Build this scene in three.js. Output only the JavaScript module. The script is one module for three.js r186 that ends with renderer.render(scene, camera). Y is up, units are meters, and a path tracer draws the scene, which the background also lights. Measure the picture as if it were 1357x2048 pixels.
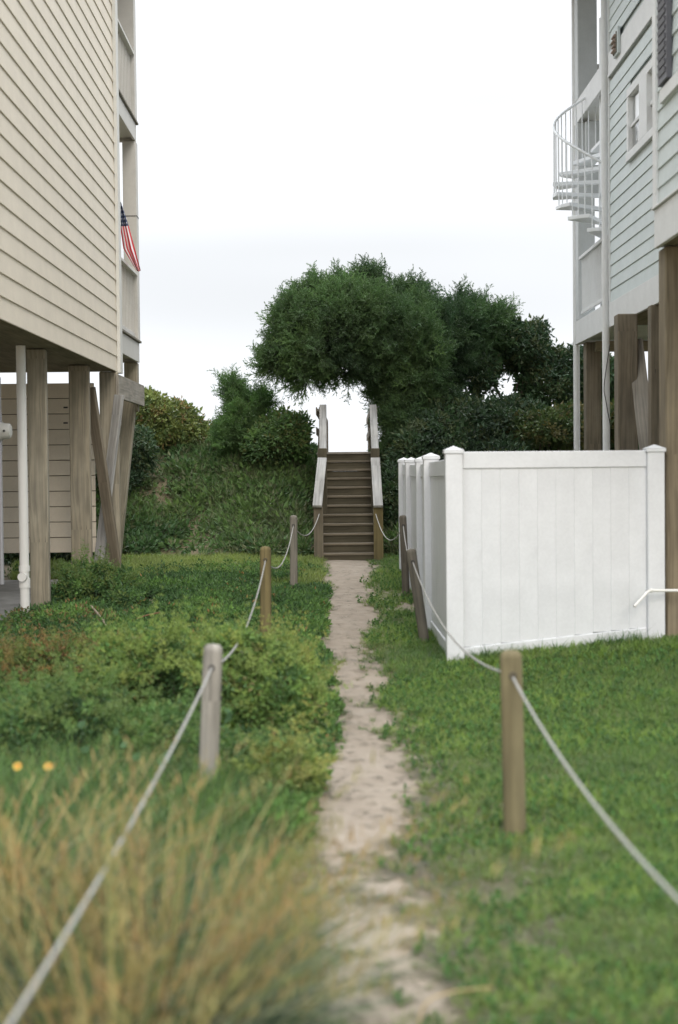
import * as THREE from 'three';
import { mergeGeometries } from 'three/addons/utils/BufferGeometryUtils.js';

// ---------------------------------------------------------------- camera, sky, sun, exposure
const scene = new THREE.Scene();
const F = 2844, CX = 678.5, CY = 1024, EYE = 2.1;          // focal length and centre in photo pixels
const camera = new THREE.PerspectiveCamera(2 * Math.atan(1024 / F) * 180 / Math.PI, 1357 / 2048, 0.1, 4000);
camera.position.set(0, EYE, 0);
camera.rotation.set(-Math.atan((CY - 938) / F), 0, -0.6 * Math.PI / 180, 'YXZ');
camera.focus = 19; camera.userData.fStop = 1.3;
camera.updateMatrixWorld(true);

const renderer = new THREE.WebGLRenderer({ antialias: true });
renderer.toneMapping = THREE.LinearToneMapping;
renderer.toneMappingExposure = 1.45;
renderer.shadowMap.enabled = true;

function rngOf(seed) { let s = seed | 0; return () => { s = (s + 0x6d2b79f5) | 0; let t = Math.imul(s ^ (s >>> 15), 1 | s); t = (t + Math.imul(t ^ (t >>> 7), 61 | t)) ^ t; return ((t ^ (t >>> 14)) >>> 0) / 4294967296; }; }
function hash(x, y, s) { let h = Math.imul(x | 0, 374761393) + Math.imul(y | 0, 668265263) + Math.imul(s | 0, 974634777); h = Math.imul(h ^ (h >>> 13), 1274126177); return ((h ^ (h >>> 16)) >>> 0) / 4294967296; }
const mod = (a, n) => ((a % n) + n) % n;
function vnoise(x, y, s = 0, per = 0) {
  const xi = Math.floor(x), yi = Math.floor(y), u = x - xi, v = y - yi, a = u * u * (3 - 2 * u), b = v * v * (3 - 2 * v);
  const h = (i, j) => per ? hash(mod(i, per), mod(j, per), s) : hash(i, j, s);
  return (h(xi, yi) * (1 - a) + h(xi + 1, yi) * a) * (1 - b) + (h(xi, yi + 1) * (1 - a) + h(xi + 1, yi + 1) * a) * b;
}
function fbm(x, y, s = 0, o = 4, per = 0) { let r = 0, w = .5, t = 0; for (let i = 0; i < o; i++) { r += w * vnoise(x, y, s + i, per); t += w; w *= .5; x *= 2; y *= 2; per *= 2; } return r / t; }
const smooth = (a, b, x) => { const t = Math.min(1, Math.max(0, (x - a) / (b - a))); return t * t * (3 - 2 * t); };
const lerp = (a, b, t) => a + (b - a) * t;

{ // one overcast sky, brighter overhead than at the horizon as overcast skies are, with faint cloud streaks
  const w = 512, h = 256, d = new Float32Array(w * h * 4);
  for (let j = 0; j < h; j++) {
    const e = (j + .5) / h * Math.PI - Math.PI / 2, s = Math.max(0, Math.sin(e));
    for (let i = 0; i < w; i++) {
      const c = fbm(i / w * 8, e * 16, 5, 5, 8) - .5, L = .68 * (1 + 2.8 * s * s) * (1 + .5 * c), k = (j * w + i) * 4;
      d[k] = L * .97; d[k + 1] = L; d[k + 2] = L * 1.035; d[k + 3] = 1;
    }
  }
  const t = new THREE.DataTexture(d, w, h, THREE.RGBAFormat, THREE.FloatType);
  t.mapping = THREE.EquirectangularReflectionMapping; t.magFilter = t.minFilter = THREE.LinearFilter; t.needsUpdate = true;
  scene.background = t; scene.environment = t;
}
const sun = new THREE.DirectionalLight(0xfff4e6, 1.1);
sun.position.set(7, 22, 26); sun.target.position.set(0, 1, -14);
sun.castShadow = true; sun.shadow.radius = 45; sun.shadow.mapSize.set(4096, 4096);
Object.assign(sun.shadow.camera, { left: -30, right: 30, top: 30, bottom: -30, near: .5, far: 120 });
scene.add(sun, sun.target);

// ---------------------------------------------------------------- places
// A photo pixel gives a direction; the distance D (metres ahead) comes from the ground or the thing touched.
const V = (x, y, z) => new THREE.Vector3(x, y, z);
function W(px, py, D) { const d = V((px - CX) / F, -(py - CY) / F, -1).applyQuaternion(camera.quaternion); return V(0, EYE, 0).addScaledVector(d, D / -d.z); }
const base = (x, D) => .0345 * Math.max(D, -3) + .075 * Math.max(0, Math.min(x - 1, 4));
const footOf = (x) => x < -.3 ? 22.2 + .25 * Math.sin(x * 1.7) : 21.8;
function gnd(x, D) {
  let y = base(x, Math.min(D, 22));
  if (D > 20) {
    const f = footOf(x), up = smooth(f - .5, f + 4.1, D), down = smooth(f + 6, f + 16, D);
    let rise = 1.78 + .35 * (fbm(x * .35 + 7, D * .3, 11, 3) - .5) - .012 * Math.abs(x);
    rise *= 1 - .36 * Math.exp(-(((x - .15) / .85) ** 2));
    y += rise * up - (rise + 1.2) * down + (fbm(x * 1.3, D * 1.3, 12, 3) - .5) * .28 * up;
  }
  return y + (fbm(x * 1.1, D * 1.1, 13, 3) - .5) * .05;
}
const onGround = (x, D, lift = 0) => V(x, gnd(x, D) + lift, -D);
function G(px, py) { let D = 12, p; for (let i = 0; i < 12; i++) { const d = V((px - CX) / F, -(py - CY) / F, -1).applyQuaternion(camera.quaternion); d.multiplyScalar(1 / -d.z); p = d; D = lerp(D, EYE / (gnd(d.x * D, D) / D - d.y), .8); } return onGround(p.x * D, D); }

// ---------------------------------------------------------------- textures (multipliers near white; the colour is the material's)
function tex(w, h, fn, srgb = true) {
  const d = new Uint8Array(w * h * 4);
  for (let j = 0; j < h; j++) for (let i = 0; i < w; i++) { const c = fn(i / w, j / h, i, j), k = (j * w + i) * 4; d[k] = c[0] * 255; d[k + 1] = c[1] * 255; d[k + 2] = c[2] * 255; d[k + 3] = 255; }
  const t = new THREE.DataTexture(d, w, h); t.wrapS = t.wrapT = THREE.RepeatWrapping; t.magFilter = THREE.LinearFilter; t.minFilter = THREE.LinearMipmapLinearFilter;
  if (srgb) t.colorSpace = THREE.SRGBColorSpace; t.needsUpdate = true; return t;
}
const cl = (x) => Math.min(1, Math.max(0, x));
const grey = (v) => [cl(v), cl(v), cl(v)];
// wood: u across 1 m, v along the grain 2 m
function woodValue(u, v) {
  const n = (x, y, s, p, o) => fbm(x, y, s, o, p);
  const wob = n(u * 4, v * 4, 31, 4, 3) * .05;
  let g = .74 + .26 * (n((u + wob) * 64, v * 4, 21, 4 * 16, 3) - .2) + .22 * (n(u * 8, v * 8, 22, 8, 4) - .5);
  const crack = vnoise((u + wob) * 96, v * 6, 25, 96); if (crack > .9) g -= (crack - .9) * 2.2;
  return g;
}
const repeatV = (t, u, v) => { t.repeat.set(u, v); return t; };
const woodMap = repeatV(tex(512, 512, (u, v) => { const g = woodValue(u, v), b = fbm(u * 5, v * 5, 40, 3, 5); return [cl(g), cl(g * (.985 - .02 * b)), cl(g * (.95 - .05 * b))]; }), 1, .5);
const woodBump = repeatV(tex(512, 512, (u, v) => grey(woodValue(u, v)), false), 1, .5);
// painted board: nearly even, faint brush streaks, dust specks and soft stains
const paintMap = tex(512, 512, (u, v) => { const s = fbm(u * 6, v * 6, 51, 5, 6), f = fbm(u * 64, v * 64, 53, 2, 64), sp = hash(u * 512, v * 512, 54) > .996 ? .08 : 0; const g = .93 + .06 * (s - .5) + .03 * (f - .5) - sp * .6; return [cl(g), cl(g * .995), cl(g * .985)]; });
const fineBump = tex(256, 256, (u, v) => grey(.5 + .8 * (fbm(u * 40, v * 40, 61, 3, 40) - .5)), false);
const concreteMap = tex(512, 512, (u, v) => { const s = fbm(u * 5, v * 5, 71, 5, 5), f = hash(u * 512, v * 512, 72); return grey(.8 + .3 * (s - .5) + .12 * (f - .5)); });

// ---------------------------------------------------------------- materials
const rgb = (r, g, b) => new THREE.Color().setRGB(r, g, b);
const std = (c, o = {}) => new THREE.MeshStandardMaterial({ color: rgb(...c), roughness: .8, side: THREE.DoubleSide, ...o });
const wood = (c, o = {}) => std(c, { map: woodMap, bumpMap: woodBump, bumpScale: .004, roughness: .9, ...o });
const paint = (c, o = {}) => std(c, { map: paintMap, bumpMap: fineBump, bumpScale: .0006, roughness: .55, ...o });
const MAT = {
  cream: [paint([.845, .765, .64]), paint([.835, .755, .63]), paint([.855, .775, .65])],
  creamTrim: paint([.74, .74, .71]),
  blue: [paint([.66, .735, .75]), paint([.65, .725, .74]), paint([.67, .745, .76])],
  whiteTrim: paint([.83, .85, .87]),
  vinyl: [paint([.80, .825, .87], { roughness: .38 }), paint([.797, .821, .867], { roughness: .38 })],
  pvc: std([.80, .79, .76], { roughness: .35 }),
  porch: paint([.62, .61, .58]),
  greyWood: [wood([.36, .345, .325]), wood([.32, .31, .29]), wood([.42, .405, .385])],
  paleWood: wood([.50, .52, .56]),
  brownWood: [wood([.25, .222, .18]), wood([.23, .205, .165])],
  oliveWood: wood([.25, .21, .105]),
  pileWood: [wood([.45, .425, .365]), wood([.42, .39, .325])],
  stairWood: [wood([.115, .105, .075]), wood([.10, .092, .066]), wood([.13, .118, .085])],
  rope: std([.62, .61, .57], { roughness: .95 }),
  dark: std([.03, .03, .032], { roughness: .6 }),
  ceiling: wood([.30, .275, .21]),
  concrete: std([.42, .41, .39], { map: concreteMap, bumpMap: fineBump, bumpScale: .002, roughness: .9 }),
  roof: std([.16, .15, .15], { map: concreteMap }),
  interior: std([.05, .05, .055]),
  curtain: std([.30, .28, .25]),
  blind: std([.80, .82, .82]),
  pane: new THREE.MeshPhysicalMaterial({ color: 0xffffff, roughness: .03, transmission: 1, thickness: 0, ior: 1.5, side: THREE.DoubleSide }),
};
const pick = (a, r) => a[Math.floor(r() * a.length)];

// ---------------------------------------------------------------- builders
const taken = new Map();
function numbered(n) { const k = taken.get(n) ?? 0; taken.set(n, k + 1); return k ? n + '_' + String(k).padStart(3, '0') : n; }
function mesh(name, geo, mat, parent, at, quat) {
  const m = new THREE.Mesh(geo, mat); m.name = name; m.castShadow = m.receiveShadow = true;
  if (at) m.position.copy(at); if (quat) m.quaternion.copy(quat);
  parent.add(m); return m;
}
function tag(o, label, category, group) { o.userData.label = label; o.userData.category = category; if (group) o.userData.group = group; return o; }
function thing(name, label, category, at, group, turn = 0) { const g = new THREE.Group(); g.name = numbered(name); if (at) g.position.copy(at); g.rotation.y = turn; scene.add(g); return tag(g, label, category, group); }
function struct(name, geo, mat, at) { const m = mesh(numbered(name), geo, mat, scene, at); m.userData.kind = 'structure'; return m; }

// chamfered box, 44 triangles, uv in metres with v along the longest side
const boxes = new Map();
function cbox(w, h, d, c = .004, k = 0) {
  const key = [w, h, d, c, k].map((x) => x.toFixed(4)).join();
  if (boxes.has(key)) return boxes.get(key);
  const H = [w / 2, h / 2, d / 2]; c = Math.min(c, ...H.map((x) => x * .8));
  const P = [], N = [], U = [];
  const long = H.indexOf(Math.max(...H));
  const uv = (p, ax) => { const o = [0, 1, 2].filter((i) => i !== ax); let [a, b] = o; if (a === long) [a, b] = [b, a]; return [p[a] + k * .37 + ax * .21, p[b] + k * .53]; };
  const tri = (a, b, d3) => {
    const e1 = b.map((x, i) => x - a[i]), e2 = d3.map((x, i) => x - a[i]);
    let n = [e1[1] * e2[2] - e1[2] * e2[1], e1[2] * e2[0] - e1[0] * e2[2], e1[0] * e2[1] - e1[1] * e2[0]];
    const m = a.map((x, i) => x + b[i] + d3[i]); let v = [a, b, d3];
    if (n[0] * m[0] + n[1] * m[1] + n[2] * m[2] < 0) { v = [a, d3, b]; n = n.map((x) => -x); }
    const l = Math.hypot(...n) || 1, ax = n.map(Math.abs).indexOf(Math.max(...n.map(Math.abs)));
    for (const p of v) { P.push(...p); N.push(n[0] / l, n[1] / l, n[2] / l); U.push(...uv(p, ax)); }
  };
  const pt = (s, ax) => s.map((q, i) => q * (i === ax ? H[i] : H[i] - c));
  const S = [-1, 1];
  for (let ax = 0; ax < 3; ax++) { const [b, e] = [0, 1, 2].filter((i) => i !== ax); for (const s of S) { const q = (x, y) => { const v = [0, 0, 0]; v[ax] = s; v[b] = x; v[e] = y; return pt(v, ax); }; tri(q(-1, -1), q(1, -1), q(1, 1)); tri(q(-1, -1), q(1, 1), q(-1, 1)); } }
  for (let ax = 0; ax < 3; ax++) { const [b, e] = [0, 1, 2].filter((i) => i !== ax); for (const x of S) for (const y of S) { const q = (z, on) => { const v = [0, 0, 0]; v[ax] = z; v[b] = x; v[e] = y; return pt(v, on); }; tri(q(-1, b), q(1, b), q(1, e)); tri(q(-1, b), q(1, e), q(-1, e)); } }
  for (const x of S) for (const y of S) for (const z of S) tri(pt([x, y, z], 0), pt([x, y, z], 1), pt([x, y, z], 2));
  const g = new THREE.BufferGeometry();
  g.setAttribute('position', new THREE.Float32BufferAttribute(P, 3)); g.setAttribute('normal', new THREE.Float32BufferAttribute(N, 3)); g.setAttribute('uv', new THREE.Float32BufferAttribute(U, 2));
  boxes.set(key, g); return g;
}
const box = (name, mat, parent, x0, x1, y0, y1, z0, z1, c = .004, k = 0) => mesh(name, cbox(x1 - x0, y1 - y0, z1 - z0, c, k), mat, parent, V((x0 + x1) / 2, (y0 + y1) / 2, (z0 + z1) / 2));
// a bar from a to b: width across "hint x bar", depth along hint
function bar(name, mat, parent, a, b, w, d, hint = V(0, 0, 1), c = .004, k = 0) {
  const y = b.clone().sub(a), L = y.length(); y.normalize();
  const z = hint.clone().addScaledVector(y, -hint.dot(y)).normalize(), x = new THREE.Vector3().crossVectors(y, z);
  const q = new THREE.Quaternion().setFromRotationMatrix(new THREE.Matrix4().makeBasis(x, y, z));
  return mesh(name, cbox(w, L, d, c, k), mat, parent, a.clone().add(b).multiplyScalar(.5), q);
}
function cyl(r0, r1, h, n = 20) { const g = new THREE.CylinderGeometry(r1, r0, h, n, 1); const u = g.attributes.uv; for (let i = 0; i < u.count; i++) u.setXY(i, u.getX(i) * 6.28 * r0, u.getY(i) * h); return g; }
function pipe(name, mat, parent, pts, r, n = 14, closed = true) {
  const curve = new THREE.CurvePath(); for (let i = 1; i < pts.length; i++) curve.add(new THREE.LineCurve3(pts[i - 1], pts[i]));
  const c = pts.length === 2 ? new THREE.LineCurve3(...pts) : new THREE.CatmullRomCurve3(pts, false, 'catmullrom', .5);
  return mesh(name, new THREE.TubeGeometry(c, pts.length === 2 ? 1 : (pts.length - 1) * 8, r, n, false), mat, parent);
}
// raw triangle collector for leaves and blades
class Tri {
  constructor() { this.p = []; this.n = []; this.c = []; }
  tri(a, b, c, n, col) { for (const v of [a, b, c]) this.p.push(v.x, v.y, v.z); for (let i = 0; i < 3; i++) { this.n.push(n.x, n.y, n.z); if (col) this.c.push(...col); } }
  geo() { const g = new THREE.BufferGeometry(); g.setAttribute('position', new THREE.Float32BufferAttribute(this.p, 3)); g.setAttribute('normal', new THREE.Float32BufferAttribute(this.n, 3)); if (this.c.length) g.setAttribute('color', new THREE.Float32BufferAttribute(this.c, 3)); return g; }
}
const nrm = (a, b, c) => new THREE.Vector3().crossVectors(b.clone().sub(a), c.clone().sub(a)).normalize();
const unit = (r) => { const z = r() * 2 - 1, a = r() * 6.2832, s = Math.sqrt(1 - z * z); return V(s * Math.cos(a), z, s * Math.sin(a)); };
function leafInto(T, at, dir, face, len, wid, fold = .25, col) {       // a folded leaf: two halves either side of the rib
  const side = new THREE.Vector3().crossVectors(dir, face).normalize(), up = new THREE.Vector3().crossVectors(side, dir).normalize();
  const tip = at.clone().addScaledVector(dir, len), mid = at.clone().addScaledVector(dir, len * .45);
  const l = mid.clone().addScaledVector(side, wid / 2).addScaledVector(up, wid * fold), r = mid.clone().addScaledVector(side, -wid / 2).addScaledVector(up, wid * fold);
  T.tri(at, l, tip, nrm(at, l, tip), col); T.tri(at, tip, r, nrm(at, tip, r), col);
}
function leafCluster(seed, n, len, wid, spread) {
  const r = rngOf(seed), T = new Tri();
  for (let i = 0; i < n; i++) { const d = unit(r); d.y = d.y * .6 + .35; d.normalize(); const at = d.clone().multiplyScalar(spread * r()).add(unit(r).multiplyScalar(spread * .3)); const s = .65 + .6 * r(); leafInto(T, at, d, unit(r), len * s, wid * s, .2 + .2 * r()); }
  return T.geo();
}
function cedarSpray(seed) {                                           // feathery twig along +y, one metre long before scaling
  const r = rngOf(seed), T = new Tri();
  const twig = (a, d, L, depth) => {
    const n = depth ? 7 : 15;
    leafInto(T, a, d, unit(r), L, L * .06 + .012, .3);
    for (let i = 0; i < n; i++) {
      const t = .08 + .9 * (i + r() * .6) / n, ax = unit(r), s = new THREE.Vector3().crossVectors(d, ax).normalize(), dd = d.clone().multiplyScalar(.75).addScaledVector(s, .55 + .25 * r()).normalize();
      const at = a.clone().addScaledVector(d, L * t), l = L * (depth ? .34 : .42) * (1.1 - .6 * t) * (.7 + .6 * r());
      if (!depth) twig(at, dd, l, 1); else leafInto(T, at, dd, unit(r), l, .034, .3);
    }
  };
  twig(V(0, 0, 0), V(0, 1, 0), 1, 0); return T.geo();
}
function bladeInto(T, at, dir, lean, h, w, seg = 3, col) {             // a grass blade that bends over towards lean
  const side = new THREE.Vector3().crossVectors(dir, lean); if (side.lengthSq() < 1e-6) side.set(1, 0, 0); side.normalize();
  let pl, pr; const pos = (t) => at.clone().addScaledVector(dir, h * t).addScaledVector(lean, h * t * t);
  for (let i = 0; i <= seg; i++) {
    const t = i / seg, c = pos(t), ww = w * .5 * (1 - t * t * .98), l = c.clone().addScaledVector(side, ww), r = c.clone().addScaledVector(side, -ww);
    if (i) { const n = nrm(pl, pr, l); T.tri(pl, pr, l, n, col); if (i < seg) T.tri(pr, r, l, n, col); }
    pl = l; pr = r;
  }
}
function tuft(seed, n, h, w, spread, bend) {
  const r = rngOf(seed), T = new Tri();
  for (let i = 0; i < n; i++) { const a = r() * 6.283, q = V(Math.cos(a), 0, Math.sin(a)), at = q.clone().multiplyScalar(spread * r()); bladeInto(T, at, V(q.x * .25 * r(), 1, q.z * .25 * r()).normalize(), q.clone().multiplyScalar(bend * (.3 + r())).setY(-bend * .3 * r()), h * (.5 + .7 * r()), w * (.7 + .6 * r()), 2); }
  return T.geo();
}
const leafMat = new THREE.MeshPhysicalMaterial({ color: 0xffffff, roughness: .95, transmission: .35, thickness: 0, side: THREE.DoubleSide });
const glossLeaf = new THREE.MeshPhysicalMaterial({ color: 0xffffff, roughness: .8, transmission: .3, thickness: 0, side: THREE.DoubleSide });
function scatter(name, geo, mat, list, parent, stuff = true) {
  const m = new THREE.InstancedMesh(geo, mat, list.length), M = new THREE.Matrix4(), S = new THREE.Vector3(), C = new THREE.Color();
  list.forEach((o, i) => { S.setScalar(o.s); if (o.sy) S.y = o.s * o.sy; M.compose(o.p, o.q, S); m.setMatrixAt(i, M); m.setColorAt(i, C.setRGB(...o.c)); });
  m.name = name; m.castShadow = m.receiveShadow = true; if (stuff) m.userData.kind = 'stuff'; parent.add(m); return m;
}
const UPV = V(0, 1, 0);
const aim = (d, r) => new THREE.Quaternion().setFromUnitVectors(UPV, d.clone().normalize()).multiply(new THREE.Quaternion().setFromAxisAngle(UPV, r * 6.283));
const mixc = (a, b, t) => a.map((x, i) => x + (b[i] - x) * t);
const vary = (c, r, k = .25) => { const f = 1 + (r() - .5) * 2 * k, t = (r() - .5) * k * .5; return [c[0] * f * (1 + t) * 1.18, c[1] * f * 1.38, c[2] * f * (1 - t) * 1.08]; };

// ---------------------------------------------------------------- ground
const PATH = [[3, .2, .3], [4.5, .12, .30], [5.3, .12, .30], [6, .09, .29], [7, .05, .28], [7.6, .09, .26], [8.5, .19, .27], [9.2, .17, .24], [9.9, .13, .18], [11, .07, .165], [13, .04, .2], [15, .07, .25], [17.7, .11, .28], [19.5, .13, .31], [21.2, .145, .36], [30, .15, .36]];
function pathAt(D) { let i = 0; while (i < PATH.length - 2 && PATH[i + 1][0] < D) i++; const a = PATH[i], b = PATH[i + 1], t = cl((D - a[0]) / (b[0] - a[0])); return [lerp(a[1], b[1], t), lerp(a[2], b[2], t)]; }
// how bare the sand is: 1 on the trodden line, 0 in the lawn, ragged between
function bare(x, D) {
  const [c, w] = pathAt(D);
  const e = Math.abs(x - c) - w + (fbm(x * 3.2, D * 1.6, 81, 3) - .5) * .34 + (fbm(x * 14, D * 7, 82, 3) - .5) * .3 + (fbm(x * 40, D * 18, 87, 2) - .5) * .12;
  let s = smooth(.2, -.18, e);
  const near = smooth(9.2, 6.2, D), worn = smooth(.9, .25, Math.abs(x - c - .22)) * near;      // thin turf towards the street
  s = Math.max(s, worn * .55 * smooth(.5, .72, fbm(x * 6, D * 4, 83, 4)));
  const tread = smooth(.55, .2, Math.abs(x - .55 - c)) * smooth(13.6, 15.2, D) * smooth(18, 16.6, D);   // second worn strip by the posts
  return Math.max(s * (1 - .4 * near * smooth(.45, .7, fbm(x * 4.3, D * 3, 84, 4))), tread * .7 * smooth(.42, .6, fbm(x * 5, D * 3, 85, 4)));
}
const dry = (x, D) => cl(smooth(1.15, .1, Math.abs(x - pathAt(D)[0] - .35)) * smooth(10, 6.3, D) * .95 + smooth(.45, .05, Math.abs(x - pathAt(D)[0]) - pathAt(D)[1]) * .3 + (fbm(x * 1.6, D * 1.2, 86, 3) - .5) * .5);
const toS = (v) => v <= .0031308 ? v * 12.92 : 1.055 * v ** (1 / 2.4) - .055;
const soilC = (u, v, per) => { const a = fbm(u * per, v * per, 91, 5, per), f = hash(u * 512, v * 512, 92); return mixc([.10, .085, .05], [.25, .20, .13], cl(a * 1.3 - .2 + (f - .5) * .25)); };
const soilMap = tex(512, 512, (u, v) => soilC(u, v, 6).map(toS));
const X0 = -1.75, X1 = 2.25, D0 = 2.5, D1 = 21.5;
const pathMap = tex(1024, 2048, (u, v) => {
  const x = lerp(X0, X1, u), D = lerp(D0, D1, v), s = bare(x, D), f = hash(u * 1024, v * 2048, 95), a = fbm(x * 9, D * 9, 96, 4), b = fbm(x * 2.2, D * 2.2, 97, 3);
  let sand = mixc([.255, .212, .168], [.35, .302, .248], cl(a * 1.4 - .2 + (f - .5) * .3)); sand = mixc(sand, [.33, .275, .215], b * .5);
  if (f > .985) sand = [.2, .15, .1];
  const straw = mixc([.13, .10, .055], [.30, .235, .14], cl(fbm(x * 30, D * 14, 98, 3) * 1.6 - .3));
  const edge = smooth(X0, X0 + .25, x) * smooth(X1, X1 - .25, x) * smooth(D0, D0 + .3, D) * smooth(D1, D1 - .3, D);
  const soil = mixc([.10, .085, .05], [.25, .20, .13], cl(a * 1.3 - .2 + (f - .5) * .25));
  return mixc(soil, mixc(mixc(soil, straw, cl(dry(x, D) * .8)), sand, cl(s * 1.15)), edge).map((q) => toS(q));
});
const sandBump = tex(512, 512, (u, v) => grey(.5 + .7 * (fbm(u * 10, v * 10, 101, 5, 10) - .5)), false);
function sheet(x0, x1, d0, d1, step, lift, uvOf, y = gnd) {
  const nx = Math.round((x1 - x0) / step), nd = Math.round((d1 - d0) / step), P = [], U = [], I = [];
  for (let j = 0; j <= nd; j++) for (let i = 0; i <= nx; i++) { const x = x0 + i * step, D = d0 + j * step; P.push(x, y(x, D) + lift, -D); U.push(...uvOf(x, D)); }
  for (let j = 0; j < nd; j++) for (let i = 0; i < nx; i++) { const a = j * (nx + 1) + i, b = a + nx + 1; I.push(a, a + 1, b + 1, a, b + 1, b); }
  const g = new THREE.BufferGeometry(); g.setAttribute('position', new THREE.Float32BufferAttribute(P, 3)); g.setAttribute('uv', new THREE.Float32BufferAttribute(U, 2)); g.setIndex(I); g.computeVertexNormals(); return g;
}
struct('ground', sheet(-40, 40, -30, 45, .25, 0, (x, D) => [x / 2.3, D / 2.3]), std([1, 1, 1], { map: soilMap, bumpMap: sandBump, bumpScale: .02, roughness: 1 }));
struct('sand_path', sheet(X0, X1, D0, D1, .25, .006, (x, D) => [(x - X0) / (X1 - X0), (D - D0) / (D1 - D0)]), std([1, 1, 1], { map: pathMap, bumpMap: (() => { const t = sandBump.clone(); t.repeat.set(4, 19); t.needsUpdate = true; return t; })(), bumpScale: .010, roughness: 1 }));
{ const g = new THREE.CircleGeometry(1800, 64); g.rotateX(-Math.PI / 2); struct('beach', g, std([.36, .31, .25], { roughness: 1 }), V(0, -.62, 0));
  const s = new THREE.PlaneGeometry(3600, 1700); s.rotateX(-Math.PI / 2); struct('sea', s, std([.16, .2, .21], { roughness: .25 }), V(0, -.6, -930)); }

// ---------------------------------------------------------------- left house, cream, on piles
const rA = rngOf(11);
// a lapped board running along z on a wall whose outside faces "out" (+1 or -1 in x)
function lap(parent, mat, out, x, y, h, z0, z1, k) {
  const th = .015, m = mesh('plank', cbox(th, h * 1.1, z1 - z0, .003, k), mat, parent, V(x, y + h * .55, (z0 + z1) / 2)); m.rotation.z = out * (th / h) * .9; m.position.x += out * th * .5; return m;
}
const HLx = W(238, 745, 19.4).x, HLb = W(238, 745, 19.4).y, HLt = 10.2;
const houseL = thing('beach_house', 'cream clapboard house raised on wooden piles, with stacked porches at its corner', 'house', V(HLx, 0, -19.4), null, 13 / F);
{
  const H = houseL, rv = .2046, bot = HLb, top = HLt, zf = 11.5;
  const n = Math.ceil((top - bot) / rv);
  for (let i = 0; i < n; i++) lap(H, pick(MAT.cream, rA), 1, -.018, bot + i * rv, rv, .0, zf, i % 4);
  box('wall', MAT.cream[0], H, -.2, -.03, bot + .012, top, .0, zf);                               // sheathing behind the boards
  box('wall', MAT.cream[1], H, -9, -.2, bot + .012, top, zf - .2, zf - .003);
  box('wall', MAT.cream[1], H, -9, -.2, bot + .012, top, .003, .2);
  box('wall', MAT.cream[1], H, -9.2, -9, bot + .012, top, .003, zf - .003);
  box('floor', MAT.ceiling, H, -9, -.03, bot + .006, bot + .2, .21, zf - .21);
  for (let x = -8.6; x < -.6; x += 2) box('girder', MAT.ceiling, H, x, x + .25, bot - .003 - .2 * 0, bot + .005, .25, zf - .25);
  box('corner_trim', MAT.creamTrim, H, -.11, .022, bot - .012, top, -.09, .0);
  box('corner_trim', MAT.creamTrim, H, -.003, .045, bot - .012, top, -.0885, .12);
  { const T = new THREE.BufferGeometry(), p = [[-9.6, top, zf + .5], [.5, top, zf + .5], [.5, top, -2.9], [-9.6, top, -2.9], [-4.5, top + 2.6, zf - 3.4], [-4.5, top + 2.6, .8]];
    T.setAttribute('position', new THREE.Float32BufferAttribute(p.flat(), 3)); T.setIndex([0, 1, 4, 1, 2, 5, 1, 5, 4, 2, 3, 5, 3, 0, 4, 3, 4, 5, 0, 2, 1, 0, 3, 2]); const g = T.toNonIndexed(); g.computeVertexNormals(); g.setAttribute('uv', new THREE.Float32BufferAttribute(Array.from({ length: g.attributes.position.count * 2 }, (_, i) => g.attributes.position.array[(i >> 1) * 3 + (i & 1 ? 2 : 0)]), 2)); mesh('roof', g, MAT.roof, H); }
  // porches at the sea end
  const zc = -2.17, y1 = 3.74, y2 = 7.05;
  const deck = (y, hgt) => {
    box('porch_floor', MAT.porch, H, -6, -.05, y + .05, y + hgt, zc + .05, -.093);
    box('fascia', MAT.porch, H, -.047, -.008, y, y + hgt, zc - .02, -.093);
    box('fascia', MAT.porch, H, -6, -.047, y, y + hgt, zc - .02, zc + .02);
    box('drip_edge', MAT.greyWood[1], H, -6, .025, y + hgt + .003, y + hgt + .035, zc - .05, -.096);
  };
  deck(y1, .29); deck(y2, .26);
  const rail = (y) => {
    box('hand_rail', MAT.creamTrim, H, -.14, .0, y + 1.0, y + 1.04, zc + .13, -.093);
    box('bottom_rail', MAT.porch, H, -.1, -.05, y + .08, y + .14, zc + .13, -.093);
    for (let z = zc + .2; z < -.12; z += .15) box('baluster', MAT.porch, H, -.09, -.06, y + .14, y + 1.0, z - .014, z + .014);
    box('hand_rail', MAT.creamTrim, H, -5.5, -.14, y + 1.0, y + 1.04, zc - .0, zc + .1);
    for (let x = -5.4; x < -.3; x += .115) box('baluster', MAT.porch, H, x - .018, x + .018, y + .04, y + 1.0, zc + .03, zc + .066);
  };
  rail(y1 + .29); rail(y2 + .26);
  box('porch_column', MAT.porch, H, -.205, -.002, y1 + .33, y2 - .003, zc - .1, zc + .115, .008);
  box('porch_column', MAT.porch, H, -.245, -.002, y2 + .30, top, zc - .1, zc + .115, .008);
  box('column_band', MAT.dark, H, -.21, .003, 5.92, 5.932, zc - .105, zc + .12, .001);
  box('porch_column', MAT.porch, H, -5.6, -5.4, y1 + .33, top, zc - .1, zc + .1, .008);
  box('post', MAT.pileWood[0], H, -.23, -.03, 3.0, y1 - .003, zc - .1, zc + .1, .01);
  box('beam', MAT.greyWood[2], H, .004, .045, W(278, 812, 21.5).y, W(278, 770, 21.5).y, zc - .12, .32, .006);
  // piles
  const L = (px, py, D) => H.worldToLocal(W(px, py, D)); H.updateMatrixWorld(true);
  const pile = (px, D, w, m) => { const a = L(px, 1000, D); a.y = gnd(W(px, 1000, D).x, D) - .25; const b = a.clone(); b.y = bot - .006; bar('pile', m, H, a, b, w, w * .95, V(.12, 0, 1), .012, px % 3); };
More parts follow.
